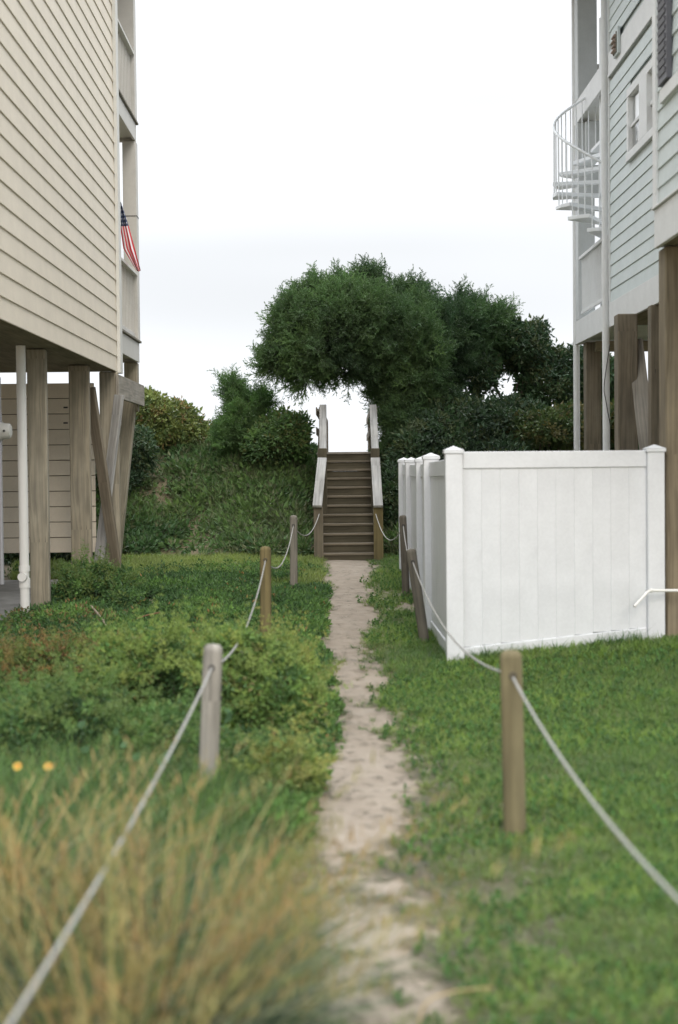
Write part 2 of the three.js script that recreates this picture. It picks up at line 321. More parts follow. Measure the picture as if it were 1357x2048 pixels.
  pile(79, 15.6, .205, MAT.pileWood[0]); pile(163, 18.05, .255, MAT.pileWood[1]); pile(222, 19.25, .25, MAT.pileWood[0]);
  pile(-130, 12.2, .205, MAT.pileWood[1]);
  for (const [px, D] of [[-420, 14.2], [-330, 18]]) pile(px, D, .205, MAT.pileWood[1]);
  bar('leaning_post', MAT.pileWood[0], H, L(226, 1135, 21.4).setY(.55), L(264, 772, 21.55), .19, .16, V(0, 0, 1), .012, 1);
  bar('brace', MAT.paleWood, H, L(195, 1150, 18.9), L(239, 790, 19.02), .055, .15, V(1, 0, .75), .006, 2);
  bar('brace', MAT.brownWood[0], H, L(236, 1152, 18.7), L(180, 775, 18.55), .06, .15, V(1, 0, .5), .006, 0);
  // enclosure of boards hung under the house
  const e0 = L(-330, 900, 19.0), e1 = L(190, 900, 19.0), eb = W(100, 1106, 19.0).y, et = W(100, 766, 19.0).y, ne = Math.round((et - eb) / .204);
  for (let i = 0; i < ne; i++) { const m = mesh('enclosure_plank', cbox(e1.x - e0.x, (et - eb) / ne - .009, .02, .004, i % 4), pick(MAT.cream, rA), H, V((e0.x + e1.x) / 2, eb + (i + .5) * (et - eb) / ne, e0.z)); m.rotation.x = -.04; }
  box('enclosure_wall', MAT.brownWood[1], H, e0.x, e1.x - .01, eb + .01, et - .004, e0.z - .06, e0.z - .02);
  for (const py of [815, 846]) { const p = L(132, py, 18.96); box('vent_slot', MAT.dark, H, p.x - .028, p.x + .028, p.y - .01, p.y + .01, p.z, p.z + .02, .002); }
}
struct('concrete_slab', (() => { const a = W(-520, 1170, 17), b = W(118, 1170, 18), g = cbox(b.x - a.x, .14, 4.4, .01); return g; })(), MAT.concrete, V((W(-520, 1170, 17).x + W(118, 1170, 18).x) / 2, .535, -16.55)).rotation.x = .034;
{ // drain pipe beside the first pile
  const b = G(50, 1240), t = thing('drain_pipe', 'white plastic drain pipe with a round cleanout fitting beside the wooden pile', 'pipe', V(W(47, 1000, 15.1).x, gnd(W(47, 1000, 15.1).x, 15.1) - .06, -15.1));
  const top = HLb - t.position.y - .004;
  mesh('pipe', cyl(.05, .05, top, 24), MAT.pvc, t, V(0, top / 2, 0));
  const y = W(47, 1153, 15.1).y - t.position.y;
  mesh('collar', cyl(.058, .058, .10, 24), MAT.pvc, t, V(0, y - .07, 0)); mesh('collar', cyl(.058, .058, .06, 24), MAT.pvc, t, V(0, y + .085, 0));
  const c = mesh('cleanout_cap', cyl(.05, .047, .06, 20), MAT.pvc, t, V(-.008, y, .062)); c.rotation.x = Math.PI / 2;
}
{ // electric meter at the frame edge
  const p = W(-2, 862, 14.6), t = thing('electric_meter', 'pale round electric meter on a grey box and conduit under the cream house', 'meter', V(p.x, gnd(p.x, 14.6), -14.6));
  const y = p.y - t.position.y; const grey1 = std([.42, .42, .44], { roughness: .5, metalness: .3 });
  box('meter_box', grey1, t, -.30, -.0, y - .22, y + .2, -.16, .02, .01);
  const c = mesh('meter_glass', new THREE.LatheGeometry([[0, .1], [.06, .1], [.078, .088], [.085, .02], [.095, .015], [.095, -.02]].map((q) => new THREE.Vector2(...q)), 24), MAT.creamTrim, t, V(.012, y, -.06)); c.rotation.z = -Math.PI / 2;
  mesh('screw', cyl(.012, .012, .02, 10), MAT.dark, t, V(.06, y, .026)).rotation.x = Math.PI / 2;
  mesh('conduit', cyl(.022, .022, y * .72, 14), grey1, t, V(.0, y - .12 - y * .36, -.03)); mesh('conduit', cyl(.022, .022, .4, 14), grey1, t, V(.0, y + .35, -.03));
}
{ // flag draped over the porch rail
  const S = 40, Wn = 14, Dp = 20.35;
  const ed = (k, s) => { const T = k ? [[0, 242.5, 404], [.28, 257, 448], [.6, 269, 492], [1, 282, 541]] : [[0, 239.5, 405], [.28, 240, 449], [.62, 247, 497], [1, 273, 541]]; let i = 0; while (i < 2 && T[i + 1][0] < s) i++; const t = (s - T[i][0]) / (T[i + 1][0] - T[i][0]); return [lerp(T[i][1], T[i + 1][1], t), lerp(T[i][2], T[i + 1][2], t)]; };
  const o = W(240, 405, Dp), fl = thing('flag', 'American flag hanging in folds over the white porch rail', 'flag', o);
  const P = [], U = [], I = [];
  for (let j = 0; j <= S; j++) for (let i = 0; i <= Wn; i++) { const s = j / S, u = i / Wn, a = ed(0, s), b = ed(1, s), px = lerp(a[0], b[0], u), py = lerp(a[1], b[1], u) + 2 * Math.sin(u * 3.1) * s; const p = W(px, py, Dp - .55 * smooth(.1, .9, s) * 0 + .05 * Math.sin(u * 13 + s * 3) * (.3 + s)).sub(o); P.push(p.x, p.y, p.z); U.push(u, s); }
  for (let j = 0; j < S; j++) for (let i = 0; i < Wn; i++) { const a = j * (Wn + 1) + i, b = a + Wn + 1; I.push(a, b, b + 1, a, b + 1, a + 1); }
  const g = new THREE.BufferGeometry(); g.setAttribute('position', new THREE.Float32BufferAttribute(P, 3)); g.setAttribute('uv', new THREE.Float32BufferAttribute(U, 2)); g.setIndex(I); g.computeVertexNormals();
  const cv = document.createElement('canvas'); cv.width = 256; cv.height = 512; const x = cv.getContext('2d');
  for (let i = 0; i < 7; i++) { x.fillStyle = i % 2 ? '#e6e2e4' : '#c8303c'; x.fillRect(i * 256 / 7, 0, 38, 512); }
  x.fillStyle = '#22304e'; x.fillRect(0, 0, 256, 155); x.fillStyle = '#e9e9ee';
  for (let r = 0; r < 5; r++) for (let c = 0; c < 4; c++) { x.save(); x.translate(38 + c * 62 + (r % 2) * 28, 20 + r * 29); x.beginPath(); for (let k = 0; k < 10; k++) { const q = k % 2 ? 5.5 : 13, a = k * Math.PI / 5; x.lineTo(Math.sin(a) * q, -Math.cos(a) * q); } x.fill(); x.restore(); }
  const t = new THREE.CanvasTexture(cv); t.flipY = false; t.colorSpace = THREE.SRGBColorSpace;
  mesh('cloth', g, std([1, 1, 1], { map: t, roughness: .85 }), fl);
  pipe('pole', MAT.creamTrim, fl, [W(228, 436, Dp - .3).sub(o), V(.005, .02, .01)], .012, 10);
}

// ---------------------------------------------------------------- right house, pale blue
const DR = 19.6, pR = W(1222, 654, DR), HRb = pR.y;
const houseR = thing('beach_house', 'pale blue clapboard house with white trim raised on brown posts behind the white fence', 'house', V(pR.x, 0, -DR), null, 22 / F);
const spiralAt = V(0, 0, 0);
{
  const H = houseR; H.updateMatrixWorld(true); const L = (px, py, D) => H.worldToLocal(W(px, py, D));
  const top = 9.9, rv = .1665, bandB = HRb, bandT = HRb + .335, zN = DR - 12.6;
  const nx = L(1311, 480, 12.6).x, zEnd = zN + 3.4;              // near block stands forward of the far wall
  const b2b = L(1221, 155, DR).y, b2t = b2b + .33;
  // window opening (twin sash) in the far wall
  const wz0 = DR - 18.35, wz1 = DR - 16.62, wy0 = W(1262, 322, 18.35).y, wy1 = W(1261, 182, 18.35).y;
  const r = rngOf(21);
  for (let y = bandT, i = 0; y < top; y += rv, i++) {
    if (y + rv * .5 > b2b && y < b2t - .02) continue;
    if (y + rv * .8 > wy0 && y < wy1) { lap(H, pick(MAT.blue, r), -1, .018, y, rv, .0, wz0 + .02, i % 4); lap(H, pick(MAT.blue, r), -1, .018, y, rv, wz1 - .02, zN, i % 4); }
    else lap(H, pick(MAT.blue, r), -1, .018, y, rv, .0, zN, i % 4);
  }
  box('wall', MAT.blue[0], H, .03, .18, bandB + .01, top, .0, wz0 + .03); box('wall', MAT.blue[0], H, .03, .18, bandB + .01, top, wz1 - .03, zN);
  box('wall', MAT.blue[0], H, .03, .18, bandB + .01, wy0 + .03, wz0 + .03, wz1 - .03); box('wall', MAT.blue[0], H, .03, .18, wy1 - .03, top, wz0 + .03, wz1 - .03);
  box('wall', MAT.blue[1], H, .18, 8, bandB + .01, top, .003, .18); box('wall', MAT.blue[1], H, 8, 8.2, bandB + .01, top, .003, zEnd - .003); box('wall', MAT.blue[1], H, nx + .18, 8, bandB + .01, top, zEnd - .18, zEnd - .003);
  box('trim_board', MAT.whiteTrim, H, -.012, .028, bandB, bandT, .002, zN - .003); box('trim_board', MAT.whiteTrim, H, -.012, .028, b2b, b2t, .002, zN - .003);
  box('trim_ledge', MAT.whiteTrim, H, -.03, -.0125, b2b - .012, b2b + .03, .002, zN - .003);
  box('corner_trim', MAT.whiteTrim, H, -.018, .1, bandB, top, -.03, .0);
  box('floor', MAT.ceiling, H, .03, 8, bandB + .004, bandB + .1, .19, zEnd - .19);
  // near block
  for (let y = bandT, i = 0; y < top; y += rv, i++) lap(H, pick(MAT.blue, r), -1, nx + .018, y, rv, zN + .1, zEnd, i % 4);
  box('wall', MAT.blue[0], H, nx + .03, nx + .18, bandB + .01, top, zN + .003, zEnd); box('wall', MAT.blue[0], H, nx + .18, .18, bandB + .01, top, zN + .003, zN + .15);
  box('trim_board', MAT.whiteTrim, H, nx - .012, nx + .028, bandB, bandT - .003, zN, zEnd); box('trim_cap', MAT.whiteTrim, H, nx - .035, nx + .02, bandT, bandT + .02, zN - .01, zEnd);
  box('corner_trim', MAT.whiteTrim, H, nx - .02, nx + .09, bandT + .023, top, zN - .02, zN + .1);
  box('soffit', MAT.ceiling, H, nx + .03, .03, bandB + .004, bandB + .1, zN + .16, zEnd - .19);
  { // dark window of the near block
    const z0 = DR - 12.28, y0 = W(1350, 170, 12.2).y, y1 = 8.2;
    const w = box('window', MAT.whiteTrim, H, nx - .03, nx + .03, y0 - .14, y0 - .02, z0 - .02, z0 + 1.2);
    const dk = std([.10, .10, .115], { roughness: .5 });
    box('shutter', dk, H, nx - .05, nx - .002, y0, y1, z0, z0 + .32); for (let y = y0 + .06; y < y1 - .05; y += .07) { const s = box('shutter_slat', dk, H, nx - .062, nx - .05, y, y + .045, z0 + .04, z0 + .28, .002); s.rotation.z = .2; }
  }
  { // twin sash window
    const wn = new THREE.Group(); wn.name = 'window'; H.add(wn);
    const fr = (y0, y1, z0, z1, x0 = -.03, x1 = .03) => box('frame', MAT.whiteTrim, wn, x0, x1, y0, y1, z0, z1);
    fr(wy1 - .09, wy1 + .02, wz0 - .03, wz1 + .03); fr(wy0 - .02, wy0 + .085, wz0 - .03, wz1 + .03, -.045); fr(wy0 + .088, wy1 - .093, wz0 - .03, wz0 + .07); fr(wy0 + .088, wy1 - .093, wz1 - .07, wz1 + .03);
    const za = wz0 + .07, zb = wz0 + .74, zd = wz0 + 1.16, ze = wz1 - .07, ym = (wy0 + wy1) / 2 - .02; fr(wy0 + .088, wy1 - .093, zb, zd, -.04);
    for (const [a, b] of [[za, zb], [zd, ze]]) {
      box('sash', MAT.whiteTrim, wn, .0, .03, ym - .02, ym + .025, a + .003, b - .003); box('sash', MAT.whiteTrim, wn, .005, .03, wy0 + .09, wy0 + .13, a + .003, b - .003);
      box('pane', MAT.pane, wn, .018, .022, ym + .026, wy1 - .095, a + .003, b - .003, .001); box('pane', MAT.pane, wn, .018, .022, wy0 + .131, ym - .021, a + .003, b - .003, .001);
      box('blind', MAT.blind, wn, .06, .066, ym + .0, wy1 - .06, a - .02, b + .02, .001); box('curtain', MAT.curtain, wn, .085, .1, wy0, ym, a - .02, a + .24, .003);
    }
    box('interior', MAT.interior, wn, .9, .92, wy0 - .3, wy1 + .3, wz0 - .4, wz1 + .4);
  }
  { // louvred vent on the upper trim
    const p = L(1243, 88, 18.95), v = new THREE.Group(); v.name = 'wall_vent'; v.position.set(-.02, p.y, p.z); H.add(v);
    box('vent_block', MAT.blue[0], v, -.03, .006, -.15, .2, -.16, .14); const br = std([.30, .23, .19], { roughness: .6 });
    for (let i = 0; i < 4; i++) { const s = box('louvre', br, v, -.075 + .006 * (i % 2), -.034, -.11 + i * .062, -.075 + i * .062, -.09, .07, .004); s.rotation.z = -.45; }
    box('vent_frame', MAT.greyWood[1], v, -.045, -.031, -.13, .145, -.105, -.093, .002); box('vent_frame', MAT.greyWood[1], v, -.045, -.031, -.13, .145, .075, .087, .002);
  }
  // decks at the sea end
  const zE = -2.75;
  for (const [y, h] of [[bandB, .36], [b2b, .34]]) {
    box('deck_floor', MAT.whiteTrim, H, .05, 4, y + .06, y + h, zE + .05, -.033); box('fascia', MAT.whiteTrim, H, .0, .045, y, y + h, zE, -.033); box('fascia', MAT.whiteTrim, H, .0, 4, y, y + h, zE - .045, zE - .003);
  }
  box('deck_beam', MAT.ceiling, H, .2, 4, bandB - .16, bandB - .004, zE + .5, zE + .62);
  const dr = (y) => { box('hand_rail', MAT.whiteTrim, H, -.01, .09, y + .9, y + .95, zE + .35, -.15); box('bottom_rail', MAT.whiteTrim, H, .02, .06, y + .07, y + .12, zE + .35, -.15); for (let z = zE + .42; z < -.17; z += .11) box('baluster', MAT.whiteTrim, H, .025, .055, y + .12, y + .9, z - .015, z + .015); box('rail_post', MAT.whiteTrim, H, -.005, .085, y + .003, y + .9, -.147, -.06); };
  dr(bandT + .03);
  const cm = paint([.62, .65, .67]);
  box('deck_column', cm, H, .0, .26, bandT + .03, b2b - .003, zE + .02, zE + .26, .008); box('deck_column', cm, H, .0, .30, b2t + .015, top, zE + .02, zE + .3, .008);
  box('panel', cm, H, .07, .34, b2b - .62, b2b - .06, zE + .5, zE + .56, .01); box('panel', cm, H, .07, .34, b2b - 1.15, b2b - .72, zE + .5, zE + .56, .01);
  box('deck_rail_board', MAT.porch, H, .3, 1.6, b2t + .5, b2t + .58, zE + .1, zE + .16);
  // posts
  const post = (px, D, w, m, k) => { const a = L(px, 900, D); a.y = gnd(W(px, 900, D).x, D) - .2; const b = a.clone(); b.y = bandB - .003; bar('post', m, H, a, b, w, w, V(0, 0, 1), .012, k); };
  post(1186, 22.0, .235, MAT.brownWood[1], 0); post(1253, 18.0, .25, MAT.brownWood[0], 1); post(1314, 17.0, .17, MAT.brownWood[1], 2); post(1355, 12.55, .26, wood([.30, .26, .195]), 0);
  post(1480, 19, .25, MAT.brownWood[0], 1); post(1560, 13, .25, MAT.brownWood[0], 2);
  bar('brace', MAT.greyWood[0], H, L(1303, 960, 17.4), L(1270, 680, 18.1), .06, .2, V(1, 0, .3), .006, 1);
  { const g = new THREE.BufferGeometry(), p = [[nx - .5, top, zEnd + .5], [8.6, top, zEnd + .5], [8.6, top, -3.1], [nx - .5, top, -3.1], [4, top + 2.6, zEnd - 3], [4, top + 2.6, .8]];
    g.setAttribute('position', new THREE.Float32BufferAttribute(p.flat(), 3)); g.setIndex([0, 1, 4, 1, 2, 5, 1, 5, 4, 2, 3, 5, 3, 0, 4, 3, 4, 5, 0, 2, 1, 0, 3, 2]); const q = g.toNonIndexed(); q.computeVertexNormals(); mesh('roof', q, std([.3, .31, .32]), H); }
  // downpipes
  const dp = (px, py, D, bow) => { const t = L(px, py, D), gy = gnd(W(px, py, D).x, D) - .05; const m = mesh('downpipe', cyl(.05, .05, top - gy, 20), MAT.whiteTrim, H, V(t.x, (top + gy) / 2, t.z)); return m; };
  dp(1212, 650, 19.75); dp(1153, 650, 22.45);
  { const a = L(1220, 690, 19.66), b = L(1209, 770, 19.64), c = L(1212, 800, 19.64), d = L(1221, 850, 19.66); pipe('cable', MAT.dark, H, [a, b, c, d], .006, 6); }
  spiralAt.copy(W(1207, 388, 20.75));
}
{ // spiral stair
  const zc = -20.75, gy = HRb + .36, t = thing('spiral_stair', 'white metal spiral staircase with thin balusters at the blue house deck', 'staircase', V(spiralAt.x, gy, zc));
  const R = .70, ty = spiralAt.y - gy, rise = .2, step = 25 * Math.PI / 180;
  const white = std([.82, .84, .86], { roughness: .45 });
  mesh('centre_pole', cyl(.05, .05, 4.2, 18), white, t, V(0, 2.1, 0));
  const th = (k) => Math.PI + (-k) * step;                               // k counts from the tread that points straight out
  const k0 = -Math.floor(ty / rise) + 1, k1 = 4;
  const at = (a, rr, y) => V(Math.cos(a) * rr, y, -Math.sin(a) * rr);     // a = pi points left, towards the path
  const sh = new THREE.Shape(); sh.moveTo(.05, -.03); sh.lineTo(R, -R * Math.tan(step * .55)); sh.lineTo(R + .03, 0); sh.lineTo(R, R * Math.tan(step * .55)); sh.lineTo(.05, .03); sh.closePath();
  const tg = new THREE.ExtrudeGeometry(sh, { depth: .045, bevelEnabled: true, bevelSize: .004, bevelThickness: .004, bevelSegments: 1 }); tg.rotateX(-Math.PI / 2); tg.translate(0, -.045, 0);
  const Q = new THREE.Quaternion();
  for (let k = k0; k <= k1; k++) {
    const y = ty + k * rise, a = th(k); mesh('tread', tg, white, t, V(0, y, 0), Q.clone().setFromAxisAngle(UPV, a));
    for (const d of [-.33, 0, .33]) { const b = at(a + d * step, R + .005, y - .02); mesh('baluster', cyl(.009, .009, .93 - d * rise, 8), white, t, b.clone().setY(b.y + (.93 - d * rise) / 2)); }
  }
  const pts = []; for (let k = k0; k <= k1; k += .25) pts.push(at(th(k), R + .005, ty + k * rise + .93)); mesh('hand_rail', new THREE.TubeGeometry(new THREE.CatmullRomCurve3(pts), pts.length * 3, .02, 10), white, t);
}

// ---------------------------------------------------------------- beach stairs and walkway
{
  const b = W(697, 1125, 21.1), gy = b.y, t = thing('beach_stairs', 'weathered wooden beach access stairs with grey handrails climbing the dune', 'stairs', V(b.x, gy, -21.1), null, -25 / F);
  t.updateMatrixWorld(true); const L = (px, py, D) => t.worldToLocal(W(px, py, D)); const r = rngOf(31);
  const rise = .139, run = .2, N = 12, hw = .385;
  for (let k = 1; k <= N; k++) {
    const y = k * rise, z = -(k - 1) * run;
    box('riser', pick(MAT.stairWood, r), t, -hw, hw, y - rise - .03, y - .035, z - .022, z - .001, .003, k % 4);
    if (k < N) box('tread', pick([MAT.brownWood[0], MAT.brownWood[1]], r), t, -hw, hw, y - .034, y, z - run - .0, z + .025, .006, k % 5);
  }
  const zt = -(N - 1) * run, yt = N * rise;
  for (let i = 0, z = zt + .03; z > -7.9; z -= .146, i++) box('deck_board', pick(MAT.greyWood, r), t, -hw - .12, hw + .12, yt - .036, yt, z - .14, z, .004, i % 5);
  for (const s of [-1, 1]) {
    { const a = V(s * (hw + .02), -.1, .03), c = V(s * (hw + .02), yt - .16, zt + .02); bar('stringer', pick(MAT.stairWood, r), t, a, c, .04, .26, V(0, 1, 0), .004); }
    box('side_beam', MAT.stairWood[0], t, s * (hw + .05) - .02, s * (hw + .05) + .02, yt - .25, yt - .038, -7.9, zt, .004);
    const px = s < 0 ? [638, 635, 645, 646.5, 646.5] : [758, 757, 751, 751, 746];
    const f = L(px[0], 1113, 21.05), fx = f.x;
    box('post', s < 0 ? MAT.brownWood[1] : MAT.oliveWood, t, fx - .07, fx + .07, -.45, L(px[1], 1014, 21.05).y - .0, -.09, .05, .008, 1);
    const a1 = L(px[1], 1013, 20.98), b1 = L(px[2], 917, 22.02), a2 = L(px[3], 903, 22.1), b2 = L(px[4], 811, 23.32);
    bar('hand_rail', MAT.paleWood, t, a1, b1, .14, .042, V(0, 1, .6), .005, s < 0 ? 0 : 3); bar('hand_rail', MAT.paleWood, t, a2, b2, .115, .042, V(0, 1, .6), .005, 2);
    const mx = b1.x, mz = b1.z - .09; box('post', MAT.stairWood[2], t, mx - .068, mx + .068, -.5, a2.y + .05, mz - .06, mz + .06, .006, 2);
    const ex = b2.x + s * .02; box('post', MAT.brownWood[0], t, ex - .05, ex + .05, -.5, b2.y - .02, b2.z - .12, b2.z - .02, .006, 3);
    const hx = s * (hw + .06), hy = b2.y - .05;
    for (const z of [-4.2, -6.0, -7.8]) box('post', MAT.brownWood[0], t, hx - .045, hx + .045, -.6, hy - .04, z - .045, z + .045, .006, 1);
    box('walkway_rail', MAT.greyWood[1], t, hx - .045, hx + .045, hy - .04, hy, -7.9, b2.z - .13, .005, 2);
    for (const y of [.35, .68]) box('side_rail', MAT.brownWood[0], t, hx - .07, hx - .05 + (s > 0 ? .0 : .0), yt + y - .065, yt + y + .065, -7.9, b2.z - .13, .004, 1);
    bar('side_rail', MAT.stairWood[1], t, V(a1.x + s * .03, a1.y - .42, -.02), V(b2.x + s * .06, b2.y - .42, b2.z), .035, .12, V(0, 1, 0), .004, 1);
  }
}

// ---------------------------------------------------------------- white vinyl fence
{
  const P0 = W(907, 1330, 12.1), t = thing('privacy_fence', 'white vinyl privacy fence of vertical boards with capped posts', 'fence', V(P0.x, gnd(P0.x, 12.1), -12.1));
  const o = t.position, r = rngOf(41), vin = () => pick(MAT.vinyl, r);
  const capG = (() => { const g = new THREE.CylinderGeometry(.002, .1202, .034, 4, 1); g.rotateY(Math.PI / 4); return g.toNonIndexed(); })(); capG.computeVertexNormals();
  const corners = [[907, 889, 12.1], [862, 903, 13.92], [845, 910, 15.74], [823, 912.5, 17.56], [808, 913, 19.38]].map(([px, py, D]) => W(px, py, D));
  const right = W(1309, 886, 12.42);
  const post = (p, w = .145) => { const y0 = gnd(p.x, -p.z) - .3, c = p.clone().sub(o), h = p.y - .05; const m = box('post', vin(), t, c.x - w / 2, c.x + w / 2, y0 - o.y, h - .025 - o.y, c.z - w / 2, c.z + w / 2, .006); box('cap_base', vin(), t, c.x - w / 2 - .011, c.x + w / 2 + .011, h - .028 - o.y, h + .004 - o.y, c.z - w / 2 - .011, c.z + w / 2 + .011, .004); mesh('cap', capG, MAT.vinyl[0], t, V(c.x, h + .021 - o.y, c.z)); };
  for (const c of corners) post(c, .148); post(right, .148);
  const panel = (a, b, ta, tb, ground, n = 10) => {
    const d = b.clone().sub(a).setY(0), len = d.length(); d.normalize(); const nrmV = V(-d.z, 0, d.x); const s0 = .076, s1 = len - .076, bw = (s1 - s0) / n;
    const p = (s, y, off = 0) => a.clone().addScaledVector(d, s).addScaledVector(nrmV, off).setY(y).sub(o);
    const topAt = (s) => lerp(ta, tb, s / len), gAt = (s) => { const q = a.clone().addScaledVector(d, s); return gnd(q.x, -q.z); };
    bar('top_rail', vin(), t, p(s0, topAt(s0) - .075), p(s1, topAt(s1) - .075), .145, .05, nrmV, .006);
    bar('bottom_rail', vin(), t, p(s0, gAt(s0) + ground), p(s1, gAt(s1) + ground), .145, .05, nrmV, .006);
    for (let i = 0; i < n; i++) { const s = s0 + (i + .5) * bw; bar('board', vin(), t, p(s, gAt(s) + ground + .072), p(s, topAt(s) - .147), bw - .0006, .022, nrmV, .0016, i % 3); }
  };
  const c0 = corners[0], tFront = W(925, 903, 12.15).y, tFrontR = W(1290, 900, 12.4).y;
  panel(c0, right, tFront, tFrontR, .06);
  for (let i = 0; i < 4; i++) panel(corners[i], corners[i + 1], corners[i].y - (i ? .1 : .12), corners[i + 1].y - .1, .05);
}
{ // pipe of the outdoor tap
  const a = W(1440, 1181, 12.28), b = W(1303, 1181, 12.2), c = W(1297, 1183, 12.19), d = W(1269, 1213, 12.1);
  const t = thing('water_pipe', 'thin white bent water pipe sticking out past the white fence', 'pipe', a); const q = [a, b, c, d].map((p) => p.clone().sub(a));
  pipe('pipe', MAT.pvc, t, [q[0], q[1]], .013); pipe('pipe', MAT.pvc, t, [q[1], q[2], q[2].clone().lerp(q[3], .3), q[3]], .012); pipe('stand_pipe', MAT.pvc, t, [q[0], V(q[0].x, gnd(a.x, 12.28) - .1 - a.y, q[0].z)], .013);
  mesh('elbow', new THREE.SphereGeometry(.019, 14, 10), MAT.pvc, t, q[1]);
}

// ---------------------------------------------------------------- rope posts and ropes
const ropeMat = (() => { const m = std([.33, .325, .305], { roughness: .95 }); return m; })();
function ropePost(topPx, basePt, D, rad, mat, label, k) {
  const b = basePt, top = W(topPx[0], topPx[1], D), g = thing('rope_post', label, 'post', b, null), d = top.clone().sub(b), h = d.length();
  const prof = []; const bl = [[0, -.3], [rad, -.3], [rad * 1.01, h * .3], [rad * .985, h * .7], [rad * .98, h - rad * .75], [rad * .9, h - rad * .38], [rad * .66, h - rad * .12], [rad * .35, h - .004], [0, h]];
  const lg = new THREE.LatheGeometry(bl.map((q) => new THREE.Vector2(...q)), 28); const p = lg.attributes.position, u = lg.attributes.uv, r = rngOf(900 + k);
  for (let i = 0; i < p.count; i++) { const x = p.getX(i), y = p.getY(i), z = p.getZ(i), a = Math.atan2(z, x), n = 1 + .05 * (fbm(Math.cos(a) * 1.5 + 3, Math.sin(a) * 1.5 + y * .8 + 5, 120 + k, 3) - .5) - .02 * Math.max(0, Math.sin(a * 9 + k)); p.setXYZ(i, x * n, y, z * n); u.setXY(i, (u.getX(i) * 6.283 * rad) + k * .3, y + k * .7); }
  lg.computeVertexNormals();
  mesh('shaft', lg, mat, g, null, new THREE.Quaternion().setFromUnitVectors(UPV, d.clone().normalize()));
  const hy = h - .125, up = d.clone().normalize(); const ring = mesh('rope_hole', new THREE.TorusGeometry(.014, .004, 8, 16), MAT.dark, g, up.clone().multiplyScalar(hy).add(V(0, 0, rad * .985)));
  return up.clone().multiplyScalar(hy).add(b);
}
function rope(label, pts, sags) {
  // three strands laid round one another along the hanging line
  const line = []; for (let i = 1; i < pts.length; i++) { const n = Math.ceil(pts[i].distanceTo(pts[i - 1]) / .012); for (let j = i > 1 ? 1 : 0; j <= n; j++) { const t = j / n; line.push(pts[i - 1].clone().lerp(pts[i], t).add(V(0, -4 * sags[i - 1] * t * (1 - t), 0))); } }
  const P = [], N = [], I = [], n = 12, R = .0068; let s = 0;
  for (let i = 0; i < line.length; i++) {
    const a = line[Math.max(0, i - 1)], b = line[Math.min(line.length - 1, i + 1)], d = b.clone().sub(a).normalize(), x = new THREE.Vector3().crossVectors(d, UPV).normalize(), y = new THREE.Vector3().crossVectors(x, d);
    if (i) s += line[i].distanceTo(line[i - 1]);
    for (let j = 0; j < n; j++) { const q = j / n * 6.2832, rr = R * (.82 + .2 * Math.abs(Math.cos(1.5 * (q - s * 110)))), v = x.clone().multiplyScalar(Math.cos(q)).addScaledVector(y, Math.sin(q)); P.push(...line[i].clone().addScaledVector(v, rr).sub(pts[0]).toArray()); if (i < line.length - 1) { const e = i * n + j, f = i * n + (j + 1) % n; I.push(e, f, f + n, e, f + n, e + n); } }
  }
  const g = new THREE.BufferGeometry(); g.setAttribute('position', new THREE.Float32BufferAttribute(P, 3)); g.setIndex(I); g.computeVertexNormals();
  const m = mesh(numbered('rope'), g, ropeMat, scene, pts[0]); tag(m, label, 'rope'); return m;
}
{
  const gl = (px, py, D) => { const q = W(px, py, D); return onGround(q.x, D); };
  const pA = onGround(-.75, 2.9), pB = gl(414, 1620, 7.6), pC = gl(532, 1305, 12.9), pD = gl(588, 1190, 17.2);
  const hA = ropePost([-90, 2085], pA, 2.9, .05, MAT.greyWood[0], 'round rope post standing next to the tall tan grass', 1);
  const hB = ropePost([427, 1287], pB, 7.6, .053, wood([.42, .41, .40]), 'pale grey weathered rope post in front of the leafy shrubs', 2);
  const hC = ropePost([531.5, 1092], pC, 12.9, .052, MAT.oliveWood, 'yellowish round rope post beside the path between shrubs and dune grass', 3);
  const hD = ropePost([587.5, 1030], pD, 17.2, .047, MAT.greyWood[1], 'grey round rope post before the dune, left handrail post next along its rope', 4);
  const hE = W(639, 1028, 21.0).add(V(0, 0, .06));
  rope('pale rope strung through the posts on the shrub side of the path', [hA, hB, hC, hD, hE], [.06, .2, .25, .21]);
  const qA = onGround(1.0, 2.4), qB = gl(1031, 1688, 7.04), qC = gl(850, 1287, 13.3), qD = gl(813, 1196, 16.9);
  const kA = ropePost([1900, 2100], qA, 2.4, .05, MAT.greyWood[0], 'round rope post at the street end of the lawn', 5);
  const kB = ropePost([1022, 1299], qB, 7.04, .056, wood([.27, .24, .145]), 'olive brown rope post with mossy rounded top standing in the lawn', 6);
  const kC = ropePost([822, 1097], qC, 13.3, .048, wood([.21, .20, .18]), 'leaning dark grey rope post close to the fence side', 7);
  const kD = ropePost([806, 1030], qD, 16.9, .045, wood([.19, .175, .155]), 'upright dark rope post between the leaning post and the stairs', 8);
  const kE = W(752, 1028, 21.0).add(V(0, 0, .06));
  rope('pale rope strung through the posts on the lawn side of the path', [kA, kB, kC, kD, kE], [.17, .22, .12, .27]);
}

// ---------------------------------------------------------------- trees and shrubs
const sprays = [1, 2, 3].map((k) => cedarSpray(500 + k));
